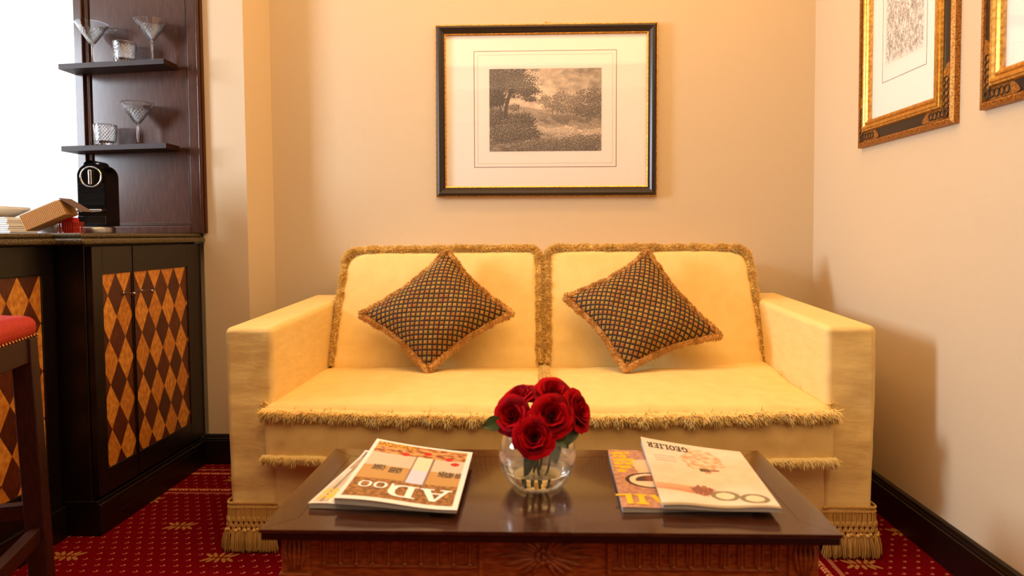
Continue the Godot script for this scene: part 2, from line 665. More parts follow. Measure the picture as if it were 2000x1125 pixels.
func carpet() -> void:
	var tile := comma_tile()
	var px := 0.00125
	var x0 := -1.49
	var z0 := -2.72
	var w := 2046
	var h := 1280
	var im := Image.create(w, h, false, Image.FORMAT_RGBA8)
	# the repeat is laid so that rosettes fall at (-1.098, -2.006) and every 0.432 x 0.4 m from there
	var ox := int(round((-1.098 - 0.1075 - x0) / px)) % 346
	var oz := int(round((-2.006 - 0.1 - z0) / px)) % 320
	for y in range(oz - 320, h, 320):
		for x in range(ox - 346, w, 346):
			im.blit_rect(tile, Rect2i(0, 0, 346, 320), Vector2i(x, y))
	var line := Color(0.60, 0.36, 0.24)
	var field := Color(0.42, 0.012, 0.04)
	# border band: rule, leaf chain, hooks, leaf chain, rule; along the back wall and down the right side
	var to_x := func(m: float): return int((m - x0) / px)
	var to_z := func(m: float): return int((m - z0) / px)
	var leaf := Image.create(34, 34, false, Image.FORMAT_RGBA8)
	leaf.fill(Color(0, 0, 0, 0))
	for y in 34:
		for x in 34:
			var q := Vector2(x - 17, y - 17)
			for k in 3:
				for s in [-1.0, 1.0]:
					var dirn := Vector2(1, s * 0.62).normalized()
					var o := q - Vector2(-14 + k * 9, 0)
					var t := o.dot(dirn)
					if t > 0 and t < 14 and absf(o.cross(dirn)) < 2.0 * sin(t / 14.0 * PI) + 0.5:
						leaf.set_pixel(x, y, Color(0.78, 0.52, 0.34))
	var leaf_down := leaf.duplicate()
	leaf_down.rotate_90(CLOCKWISE)
	var right_end: int = to_x.call(0.778)
	for zz in [-2.30, -2.46]:
		im.fill_rect(Rect2i(0, to_z.call(zz - 0.024), right_end, 38), field)
		for x in range(0, right_end - 30, 30):
			im.blend_rect(leaf, Rect2i(0, 0, 34, 34), Vector2i(x, to_z.call(zz) - 17))
	for zz in [-2.268, -2.50]:
		im.fill_rect(Rect2i(0, to_z.call(zz) - 5, right_end, 9), line)
	for xx in [0.742, 0.58]:
		im.fill_rect(Rect2i(to_x.call(xx - 0.024), to_z.call(-2.47), 38, h), field)
		for y in range(to_z.call(-2.47), h, 30):
			im.blend_rect(leaf_down, Rect2i(0, 0, 34, 34), Vector2i(to_x.call(xx) - 17, y))
	for xx in [0.774, 0.548]:
		im.fill_rect(Rect2i(to_x.call(xx) - 5, to_z.call(-2.5), 10, h), line)
	var pile := noise_tex(0.25, Color.BLACK, Color.WHITE, 41, 2)
	var m := mat("carpet", Color.WHITE, 0.95)
	m.metallic_specular = 0.12
	m.albedo_texture = ImageTexture.create_from_image(im)
	relief(m, pile, 0.12)
	var b := mat("carpet_field", Color.WHITE, 0.95)
	b.metallic_specular = 0.12
	b.albedo_texture = ImageTexture.create_from_image(tile)
	b.uv1_triplanar = true
	b.uv1_scale = Vector3(1.0 / 0.4325, 1, 1.0 / 0.4)
	var st := S()
	org = Vector3.ZERO
	quad(st, Vector3(x0, 0, z0 + h * px), Vector3(x0 + w * px, 0, z0 + h * px), Vector3(x0 + w * px, 0, z0), Vector3(x0, 0, z0))
	var mesh := st.commit()
	mesh.surface_set_material(0, m)
	var s2 := S()
	var zb := z0 + h * px
	quad(s2, Vector3(-3.5, 0, 2.7), Vector3(1.3, 0, 2.7), Vector3(1.3, 0, zb), Vector3(-3.5, 0, zb))
	quad(s2, Vector3(-3.5, 0, zb), Vector3(x0, 0, zb), Vector3(x0, 0, -2.9), Vector3(-3.5, 0, -2.9))
	slab(s2, Vector3(-3.5, -0.1, -2.9), Vector3(1.3, -0.004, 2.7))
	s2.commit(mesh)
	mesh.surface_set_material(1, b)
	var o := MeshInstance3D.new()
	o.mesh = mesh
	o.name = "floor"
	o.set_meta("kind", "structure")
	add_child(o)

func room() -> void:
	var CH := 2.4
	carpet()
	var st := S()
	slab(st, Vector3(-1.09, 0, -2.704), Vector3(1.2, CH, -2.86))
	struct("wall_back", st, M.wallpaper)
	st = S()
	slab(st, Vector3(1.07, 0, -2.704), Vector3(1.22, CH, 2.6))
	struct("wall_right", st, M.wallpaper)
	# the pier between sofa and bar: its side runs slightly askew to the back wall
	st = S()
	plate(st, Vector3.ZERO, Vector3(0, 0, -1), Vector3(-1, 0, 0), PackedVector2Array([Vector2(2.576, 1.112), Vector2(2.72, 1.053), Vector2(2.80, 1.053), Vector2(2.80, 1.79), Vector2(2.668, 1.79), Vector2(2.606, 1.285), Vector2(2.576, 1.285)]), CH)
	struct("wall_pier", st, M.wallpaper)
	st = S()
	slab(st, Vector3(-3.5, 0, -2.76), Vector3(-1.75, CH, -2.88))
	struct("wall_alcove", st, M.white_paint)
	# left wall with the window opening
	st = S()
	var wz0 := -1.78
	var wz1 := -1.06
	slab(st, Vector3(-3.52, 0, -2.88), Vector3(-3.40, CH, wz0))
	slab(st, Vector3(-3.52, 0, wz1), Vector3(-3.40, CH, 2.6))
	slab(st, Vector3(-3.52, 0, wz0), Vector3(-3.40, 1.11, wz1))
	slab(st, Vector3(-3.52, 2.25, wz0), Vector3(-3.40, CH, wz1))
	struct("wall_left", st, M.wallpaper)
	st = S()
	slab(st, Vector3(-3.5, 0, 2.6), Vector3(1.22, CH, 2.72))
	struct("wall_front", st, M.brown_paint)
	st = S()
	slab(st, Vector3(-3.52, CH, -2.9), Vector3(1.3, CH + 0.1, 2.72))
	struct("ceiling", st, M.ceiling_paint)
	# a beam behind the camera, where the raised ceiling ends
	st = S()
	slab(st, Vector3(-3.4, 2.2, 0.86), Vector3(1.07, CH, 2.6))
	struct("beam", st, M.ceiling_paint)
	# window
	org = Vector3.ZERO
	var win := Node3D.new()
	win.name = "window_1"
	win.set_meta("kind", "structure")
	add_child(win)
	st = S()
	var zc := (wz0 + wz1) / 2
	moulding(st, Vector3(-3.46, 1.68, zc), Vector3(0, 0, -1), Vector3(0, 1, 0), 0.32, 0.53, PackedVector2Array([Vector2(0, 0), Vector2(0, 0.05), Vector2(0.04, 0.05), Vector2(0.04, 0)]))
	obj("window_frame", st, M.white_paint, win)
	st = S()
	slab(st, Vector3(-3.452, 1.14, wz0 + 0.03), Vector3(-3.446, 2.22, wz1 - 0.03))
	obj("pane", st, M.pane, win)
	st = S()
	bx(st, Vector3(-3.41, 1.08, wz0 - 0.03), Vector3(-3.28, 1.11, wz1 + 0.03))
	obj("sill", st, M.white_paint, win)
	# skirting boards: plain board, two fine steps and a rounded top
	var prof := PackedVector2Array([Vector2(0.016, 0), Vector2(0.016, 0.092), Vector2(0.013, 0.094), Vector2(0.013, 0.100), Vector2(0.011, 0.103), Vector2(0.009, 0.112), Vector2(0.003, 0.116), Vector2(0, 0.116)])
	st = S()
	skirt(st, Vector3(-1.06, 0, -2.704), Vector3(1.07, 0, -2.704), Vector3(0, 0, 1), prof)
	struct("baseboard_back", st, M.skirting)
	st = S()
	skirt(st, Vector3(1.07, 0, -2.704), Vector3(1.07, 0, 2.6), Vector3(-1, 0, 0), prof)
	struct("baseboard_right", st, M.skirting)
	st = S()
	skirt(st, Vector3(-1.30, 0, -2.576), Vector3(-1.098, 0, -2.576), Vector3(0, 0, 1), prof)
	var side := Vector3(0.908, 0, 0.419)
	skirt(st, Vector3(-1.112, 0, -2.570), Vector3(-1.053, 0, -2.704), side, prof)
	struct("baseboard_pier", st, M.skirting)
	# luminous ceiling panel
	var t := thing("ceiling_light", "large warm luminous ceiling panel in a white frame above the coffee table", "ceiling light", Vector3(0, 2.4, -0.58))
	st = S()
	moulding(st, Vector3(0, 2.4, -0.58), Vector3(1, 0, 0), Vector3(0, 0, 1), 1.0, 1.31, PackedVector2Array([Vector2(0, 0.0), Vector2(0, 0.03), Vector2(0.04, 0.03), Vector2(0.05, 0)]))
	obj("frame", st, M.white_paint, t)
	st = S()
	slab(st, Vector3(-1.0, 2.39, -1.89), Vector3(1.0, 2.398, 0.73))
	obj("diffuser", st, M.diffuser, t)
	t = thing("wall_washer", "narrow warm lighting strip in the ceiling along the wall behind the sofa", "ceiling light", Vector3(0, 2.4, -2.16))
	st = S()
	moulding(st, Vector3(0, 2.4, -2.16), Vector3(1, 0, 0), Vector3(0, 0, 1), 1.0, 0.1, PackedVector2Array([Vector2(0, 0.0), Vector2(0, 0.024), Vector2(0.02, 0.024), Vector2(0.025, 0)]))
	obj("frame", st, M.white_paint, t)
	st = S()
	slab(st, Vector3(-1.0, 2.39, -2.26), Vector3(1.0, 2.398, -2.06))
	obj("diffuser", st, M.diffuser, t)

func skirt(st: SurfaceTool, a: Vector3, b: Vector3, out: Vector3, prof: PackedVector2Array) -> void:
	for i in prof.size() - 1:
		var p := out * prof[i].x + Vector3(0, prof[i].y, 0)
		var q := out * prof[i + 1].x + Vector3(0, prof[i + 1].y, 0)
		if (b - a).cross(Vector3.UP).dot(out) > 0:
			quad(st, a + p, b + p, b + q, a + q)
		else:
			quad(st, b + p, a + p, a + q, b + q)
	for e in [a, b]:
		var w: Vector3 = e
		for i in prof.size() - 1:
			tri(st, w, w + out * prof[i].x + Vector3(0, prof[i].y, 0), w + out * prof[i + 1].x + Vector3(0, prof[i + 1].y, 0))

# ==================================================================== sofa
# brush fringe: a core along the path, thick with short strands of uneven tone
func fringe(called: String, path: PackedVector3Array, core: float, length: float, bias: Vector3, m: Material, parent: Node3D, per_m := 2600.0, face := Vector3.ZERO) -> void:
	var p := resample(path, 0.006)
	var st := S()
	var wob := PackedVector3Array()
	for i in p.size():
		wob.append(p[i] + Vector3(fine.get_noise_2d(i * 0.12, 0.5), fine.get_noise_2d(i * 0.12, 9.5), 0) * 0.003)
	tube(st, wob, core, 7, Color(0.88, 0.84, 0.76))
	var total := 0.0
	for i in p.size() - 1:
		total += p[i].distance_to(p[i + 1])
	for k in int(total * per_m):
		var f := rng.randf() * (p.size() - 1.001)
		var i := int(f)
		var q := wob[i].lerp(wob[i + 1], f - i)
		var along := (p[i + 1] - p[i]).normalized()
		var d := Vector3(rng.randfn(), rng.randfn(), rng.randfn())
		d = (d - along * d.dot(along) * 0.7).normalized()
		if face != Vector3.ZERO and d.dot(face) < 0:
			d -= face * d.dot(face) * 2.0
		var a := q + d * core * 0.6
		var swell := 0.85 + 0.5 * fine.get_noise_2d(f * 0.07, total * 13.0) + 0.35 * fine.get_noise_2d(f * 0.5, total * 7.0)
		if bias.y < -1.0:
			d.y = minf(d.y, 0.7)
			a = q + d * core * 0.6
		var b := a + (d + bias * rng.randf_range(0.5, 1.1)).normalized() * length * swell * rng.randf_range(0.75, 1.05)
		var tone := rng.randf_range(0.74, 1.06)
		cone(st, a, b, core * 0.2, Color(tone, tone * rng.randf_range(0.93, 1.0), tone * rng.randf_range(0.8, 1.0)))
	obj(called, st, m, parent, true)

func sofa() -> void:
	var cx := 0.016
	var t := thing("sofa", "yellow two-seat sofa with square arms, brush fringe trim and tasselled skirts", "sofa", Vector3(cx, 0, -2.25))
	var st := S()
	# base and back frame
	rbox(st, Vector3(cx, 0.16, -2.24), Vector3(1.52, 0.24, 0.78), 0.012, Vector3i(4, 1, 2))
	obj("base", st, M.arm_cloth, t)
	st = S()
	rbox(st, Vector3(cx, 0.42, -2.62), Vector3(1.54, 0.72, 0.13), 0.02, Vector3i(4, 2, 1))
	obj("back_frame", st, M.arm_cloth, t)
	# arms
	for s in [-1.0, 1.0]:
		st = S()
		var zf := -1.848
		var warp := func(p: Vector3):
			var k := clampf((zf - p.z) / 0.78, 0, 1)
			var up := smoothstep(0.05, 0.6, p.y)
			p.y += 0.024 * k * up
			# top edges lean a little outwards, the front bulges and ripples like a loose cover
			var dx: float = p.x - (cx + s * 0.82)
			p.x = cx + s * (0.814 + 0.006 * up) + dx * (1.0 + 0.03 * up)
			var ripple := fine.get_noise_3d(p.x * 3.0, p.y * 22.0, p.z * 3.0)
			p.z += 0.003 * ripple * (1.0 - k) + 0.004 * sin(clampf(p.y / 0.6, 0, 1) * PI) * (1.0 if k < 0.05 else 0.0)
			p.x += 0.0022 * fine.get_noise_3d(p.z * 9.0, p.y * 9.0, 4.0)
			return p
		rbox(st, Vector3(cx + s * 0.82, 0.368, -2.238), Vector3(0.132, 0.520, 0.78), 0.017, Vector3i(5, 16, 12), warp)
		var arm := obj("arm", st, M.arm_cloth, t)
		for zz in [-1.93, -2.56]:
			st = S()
			lathe(st, Vector3(cx + s * 0.82, 0.0, zz), PackedVector2Array([Vector2(0.001, 0.0), Vector2(0.022, 0.0), Vector2(0.03, 0.112), Vector2(0.001, 0.113)]), 16)
			obj("foot", st, M.mahogany_black, arm)
		skirt_of_tassels(arm, cx + s * 0.82, s, zf)
	# seat cushions
	for s in [-1.0, 1.0]:
		st = S()
		var xa := cx - 0.768 if s < 0 else cx - 0.0
		var xb := cx + 0.0 if s < 0 else cx + 0.762
		var xm := (xa + xb) / 2
		var hw := (xb - xa) / 2
		var warp := func(p: Vector3):
			var u := clampf((p.x - xm) / hw, -1, 1)
			var w := clampf((p.z + 2.08) / 0.27, -1, 1)
			var top := clampf((p.y - 0.35) / 0.07, 0, 1)
			p.y += top * (0.018 * (1 - u * u) * (1 - w * w * w * w) - 0.004 * fine.get_noise_2d(p.x * 7, p.z * 7))
			if s > 0:
				p.y += top * 0.022 * smoothstep(0.2, 1.0, u) * smoothstep(0.0, -0.9, w)
			var front := clampf((p.z + 1.9) / 0.09, 0, 1)
			p.z += front * (0.010 * sin(clampf((p.y - 0.27) / 0.15, 0, 1) * PI) * (1 - u * u * 0.5) + 0.003 * fine.get_noise_2d(p.x * 8, p.y * 16))
			p.y -= front * 0.006 * (1 - u * u) * (1 - top)
			return p
		rbox(st, Vector3(xm, 0.345, -2.085), Vector3(hw * 2, 0.15, 0.555), 0.02, Vector3i(22, 4, 14), warp)
		var cush := obj("seat_cushion", st, M.sofa_cloth, t)
		var zt := -1.806
		var outer := xa if s < 0 else xb
		var inner := xb if s < 0 else xa
		var yb := 0.428 if s < 0 else 0.440
		fringe("fringe_trim", PackedVector3Array([Vector3(outer + s * 0.004, yb, -2.33), Vector3(outer + s * 0.008, 0.424, -2.0), Vector3(outer + s * 0.008, 0.412, -1.84)]), 0.011, 0.018, Vector3(0, -0.2, 0), M.fringe, cush, 5200.0)
		var line := PackedVector3Array()
		for i in 13:
			var f := i / 12.0
			line.append(Vector3(lerpf(outer + s * 0.001, inner, f), 0.404 - 0.012 * sin(f * 1.6 + 0.2) + 0.004 * fine.get_noise_2d(f * 6, s), zt + 0.007 * sin(f * 1.57)))
		fringe("fringe_trim", line, 0.0125, 0.027, Vector3(0, -1.1, 0.45), M.fringe, cush, 13000.0)
		if s < 0:
			fringe("fringe_trim", PackedVector3Array([Vector3(inner, 0.405, -2.36), Vector3(inner, 0.418, -2.30), Vector3(inner, 0.421, -2.1), Vector3(inner, 0.412, -1.82)]), 0.013, 0.018, Vector3(0, 0.2, 0), M.fringe, cush, 9000.0)
		var low := PackedVector3Array()
		for i in 13:
			var f := i / 12.0
			low.append(Vector3(lerpf(outer + s * 0.002, inner, f), 0.278 - 0.008 * sin(f * 1.5), zt + 0.003))
		fringe("fringe_trim", low, 0.009, 0.022, Vector3(0, -1.2, 0.35), M.fringe, cush, 9000.0)
	# back cushions, leaning back
	var tilt := atan2(0.17, 0.425)
	for s in [-1.0, 1.0]:
		st = S()
		var w := 0.738 if s < 0 else 0.752
		var xm := cx - 0.012 - w / 2 if s < 0 else cx + 0.012 + w / 2
		var face := Basis(Vector3.RIGHT, -tilt)
		var o := Vector3(xm, 0.40, -2.325)
		var warp := func(p: Vector3):
			# p is local: x across, y up the cushion, z out of its face
			var u := clampf(p.x / (w / 2), -1, 1)
			var v := clampf((p.y - 0.23) / 0.23, -1, 1)
			var fr := clampf((p.z + 0.02) / 0.05, 0, 1)
			p.z += fr * (0.020 * (1 - u * u * u * u) * (1 - v * v * v * v) + 0.004 * fine.get_noise_2d(p.x * 6 + s, p.y * 6))
			# soft creases low in the cushion
			p.z += fr * 0.004 * sin(p.y * 90.0 + p.x * 9.0) * smoothstep(0.16, 0.03, p.y) * smoothstep(0.2, 0.9, absf(u))
			# the outer top corner is rounded, the outer side slopes in towards the top
			var out := maxf(0.0, u * s)
			var up := maxf(0.0, v)
			p.x -= s * 0.022 * out * clampf(p.y / 0.46, 0, 1)
			p.x -= s * 0.022 * pow(up, 9.0) * out
			p.y -= 0.032 * pow(out, 9.0) * up
			p.y += 0.004 * fine.get_noise_2d(p.x * 5, s * 3) * up
			return o + face * p
		rbox(st, Vector3(0, 0.23, -0.06), Vector3(w, 0.46, 0.13), 0.03, Vector3i(22, 16, 2), warp)
		var cush := obj("back_cushion", st, M.sofa_cloth, t)
		var path := []
		for q in [Vector2(s, 0.03), Vector2(s, 0.455), Vector2(-s, 0.46), Vector2(-s, 0.04)]:
			var pull: float = 0.022 * (q.y / 0.46) if q.x == s else 0.0
			path.append(o + face * Vector3(q.x * (w / 2) - s * pull - (q.x * 0.006 if q.x == s else q.x * 0.002), q.y + (0.004 if q.y > 0.2 else 0.0), -0.004))
		fringe("fringe_trim", arc_path(path, 0.05), 0.011, 0.017, face * Vector3(0, 0, 0.25), M.fringe, cush, 11000.0)

func throw_pillows() -> void:
	# woven cover: small gold squares in a dark net, the squares in slightly different tones
	var tones := []
	for i in 144:
		tones.append([Color(0.78, 0.56, 0.20), Color(0.82, 0.62, 0.26), Color(0.76, 0.48, 0.16), Color(0.74, 0.58, 0.24)][rng.randi() % 4])
	var cell := 20
	var edge := func(x, y): return minf(minf(x % cell, cell - 1 - x % cell), minf(y % cell, cell - 1 - y % cell))
	var m := mat("net_cloth", Color.WHITE, 0.8)
	m.albedo_texture = image_tex(240, 240, func(x, y):
		var e: float = edge.call(x, y)
		var c: Color = tones[(y / cell) * 12 + x / cell]
		if e < 2.2:
			return Color(0.20, 0.11, 0.055) if (x % cell < 3 or x % cell > 16) else Color(0.17, 0.13, 0.06)
		return c * 0.84 + Color(0.04, 0.02, 0.0) * rng.randf_range(-1, 1))
	var hm := Image.create(240, 240, false, Image.FORMAT_L8)
	for y in 240:
		for x in 240:
			var k: float = clampf((edge.call(x, y) - 1.0) / 5.0, 0, 1)
			hm.set_pixel(x, y, Color(k, k, k))
	relief(m, ImageTexture.create_from_image(hm), 0.35)
	# corners: left, top, right, bottom
	var sets := [
		[Vector3(-0.606, 0.609, -2.285), Vector3(-0.322, 0.822, -2.412), Vector3(-0.088, 0.615, -2.289), Vector3(-0.36, 0.441, -2.165)],
		[Vector3(0.088, 0.664, -2.318), Vector3(0.383, 0.815, -2.410), Vector3(0.594, 0.544, -2.243), Vector3(0.272, 0.445, -2.167)]]
	var labels := ["gold and brown netted cushion standing on its corner, sofa half beside the bar", "gold and brown netted cushion tipped clockwise, sofa half beside the right wall"]
	for k in 2:
		var q = sets[k]
		var c: Vector3 = (q[0] + q[1] + q[2] + q[3]) / 4
		var t := thing("throw_pillow", labels[k], "cushion", Vector3(q[3].x, q[3].y, q[3].z), "netted throw pillows on the sofa")
		var n: Vector3 = (q[2] - q[0]).cross(q[1] - q[3]).normalized()
		var flat := func(u: float, v: float):
			var a := 2 * u - 1
			var b := 2 * v - 1
			var p: Vector3 = q[0].lerp(q[1], u).lerp(q[3].lerp(q[2], u), v)
			var pin := 0.13 * (a * a * (1 - b * b) + b * b * (1 - a * a))
			return p.lerp(c, pin)
		var puff := func(u: float, v: float, side: float):
			var a := 2 * u - 1
			var b := 2 * v - 1
			var body := pow(maxf(0.0, (1 - a * a * a * a) * (1 - b * b * b * b)), 0.75)
			var wrinkle := 0.004 * fine.get_noise_2d(u * 7 + k * 5, v * 7) + 0.004 * fine.get_noise_2d(u * 18, v * 18 + k * 3) * smoothstep(0.55, 1.0, maxf(absf(a), absf(b)))
			# slumped at the lower corner
			wrinkle -= 0.020 * exp(-pow((u - 0.06) * 4.5, 2) - pow((v - 0.94) * 4.5, 2))
			return flat.call(u, v) + n * side * (0.066 * body + wrinkle * body)
		for side in [1.0, -1.0]:
			var st := S()
			var p := []
			var N := 44
			for j in N + 1:
				for i in N + 1:
					p.append(puff.call(i / float(N), j / float(N), side))
			var w := N + 1
			var nn := []
			for j in N + 1:
				for i in N + 1:
					var du: Vector3 = p[j * w + mini(i + 1, N)] - p[j * w + maxi(i - 1, 0)]
					var dv: Vector3 = p[mini(j + 1, N) * w + i] - p[maxi(j - 1, 0) * w + i]
					nn.append((dv * 100).cross(du * 100).normalized() * side)
			for j in N:
				for i in N:
					var id := [j * w + i, (j + 1) * w + i, (j + 1) * w + i + 1, j * w + i + 1]
					if side < 0:
						id = [id[0], id[3], id[2], id[1]]
					var uv := []
					for e in id:
						var u := float(e % w) / N
						var v := float(e / w) / N
						uv.append(Vector2((u + v) * 1.28, (v - u) * 1.12))
					smooth_quad(st, [p[id[0]], p[id[1]], p[id[2]], p[id[3]]], [nn[id[0]], nn[id[1]], nn[id[2]], nn[id[3]]], uv)
			obj("cover" if side > 0 else "cover_back", st, m, t)
		var rim := PackedVector3Array()
		for e in [[0.0, 0.0, 1.0, 0.0], [1.0, 0.0, 1.0, 1.0], [1.0, 1.0, 0.0, 1.0], [0.0, 1.0, 0.0, 0.0]]:
			for i in 14:
				var f := i / 14.0
				rim.append(flat.call(lerpf(e[0], e[2], f), lerpf(e[1], e[3], f)))
		rim.append(rim[0])
		fringe("fringe_trim", rim, 0.0105, 0.013, Vector3(0, 0, 0.15), M.pillow_fringe, t, 9000.0)

# the arm's hem: braid, netted cords with knots, and hanging tassels, round the front and the outer side
func skirt_of_tassels(arm: MeshInstance3D, xc: float, s: float, zf: float) -> void:
	var wf := 0.140
	var len := wf + 0.72
	var at := func(d: float, y: float, off: float):
		# d runs from the inner front corner across the front, then back along the outer side
		var c := xc + s * 0.0685
		if d < wf - 0.012:
			return Vector3(xc + s * (d - 0.072), y, zf + off)
		if d < wf + 0.012:
			var a := (d - wf + 0.012) / 0.024 * PI / 2
			return Vector3(c - s * 0.012 + s * (0.012 + off) * sin(a), y, zf - 0.012 + (0.012 + off) * cos(a))
		return Vector3(c + s * off, y, zf - (d - wf))
	var st := S()
	for r in 2:
		for ph in 2:
			var p := PackedVector3Array()
			for i in int(len / 0.004):
				var d := i * 0.004
				p.append(at.call(d, 0.137 - r * 0.012 + 0.0028 * sin(d * 480 + ph * PI), 0.004 + 0.0015 * cos(d * 480 + ph * PI)))
			tube(st, p, 0.0022, 5, Color(0.95, 0.93, 0.88))
	obj("braid", st, M.cord, arm)
	st = S()
	var n := int(len / 0.0048)
	for i in n:
		var d := i * 0.0048
		var k := rng.randf_range(0.78, 1.0)
		tube(st, PackedVector3Array([at.call(d, 0.130, 0.002), at.call(d + rng.randf_range(-0.001, 0.001), 0.112, 0.004), at.call(d, 0.092, 0.004)]), 0.0026, 5, Color(k, k * 0.97, k * 0.9))
	var cells := int(len / 0.0145)
	for row in 3:
		var y0 := 0.099 - row * 0.0155
		for i in cells:
			for g in [-1.0, 1.0]:
				var d0 := (i + 0.5 + (0.5 if row % 2 else 0.0)) * 0.0145
				for q in 2:
					var e := (q - 0.5) * 0.0042
					var k := rng.randf_range(0.8, 1.04)
					tube(st, PackedVector3Array([at.call(d0 + e, y0, 0.006), at.call(d0 + e + g * 0.003, y0 - 0.008, 0.0085), at.call(d0 + e + g * 0.00725, y0 - 0.017, 0.006)]), 0.0023, 5, Color(k, k * 0.97, k * 0.9))
	obj("netted_cord", st, M.cord, arm, true)
	# tassels: a knot and a hank of threads each
	var kinds := []
	for v in 4:
		st = S()
		org = Vector3.ZERO
		bead(st, Vector3(0, 0.002, 0.002), Vector3(0.006, 0.006, 0.006), 8)
		bead(st, Vector3(0.009, 0.005, 0.0), Vector3(0.005, 0.005, 0.005), 8)
		for i in 90:
			var a := rng.randf() * TAU
			var q := Vector3(rng.randf_range(-0.011, 0.011), -0.002, rng.randf_range(-0.003, 0.004))
			var e := Vector3(q.x * 1.45 + cos(a) * 0.003, -0.053 + rng.randf_range(-0.005, 0.008), q.z * 2.2 + 0.002 + sin(a) * 0.003)
			var mid := q.lerp(e, 0.5) + Vector3(0, 0, 0.003)
			var k := rng.randf_range(0.68, 1.05)
			tube(st, PackedVector3Array([q, mid, e]), func(f): return lerpf(0.0016, 0.0008, f), 3, Color(k, k * 0.95, k * 0.85))
		kinds.append(st.commit())
	var root: Vector3 = arm.get_parent().position
	for i in int(len / 0.0255):
		var d := 0.014 + i * 0.0255
		var p: Vector3 = at.call(d, 0.0595, 0.008)
		var turn := 0.0 if d < wf - 0.01 else (s * PI / 4 if d < wf + 0.014 else s * PI / 2)
		inst("tassel", kinds[rng.randi() % 4], M.cord, arm, Transform3D(Basis(Vector3.UP, turn), p - root))
	org = root

# ==================================================================== bar
func put_diamond(parent: Node3D, X: float, poly: PackedVector2Array, area: PackedVector2Array, dark: int, k: int) -> void:
	var small := PackedVector2Array()
	var mid := (poly[0] + poly[2]) / 2
	for p in poly:
		small.append(mid + (p - mid) * 0.994)
	for piece in Geometry2D.intersect_polygons(small, area):
		if absf(Geometry2D.triangulate_polygon(piece).size()) < 3:
			continue
		var a := 0.0
		for i in piece.size():
			a += piece[i].cross(piece[(i + 1) % piece.size()])
		if absf(a) < 0.0001:
			continue
		var st := S()
		plate(st, Vector3(X, 0, 0), Vector3(0, 0, -1), Vector3(0, 1, 0), piece, 0.0012 + 0.0003 * (k % 2))
		var m: Material = ([M.walnut, M.walnut_deep] if dark else [M.maple, M.maple_deep])[absi(k) % 2]
		obj("veneer_diamond", st, m, parent)

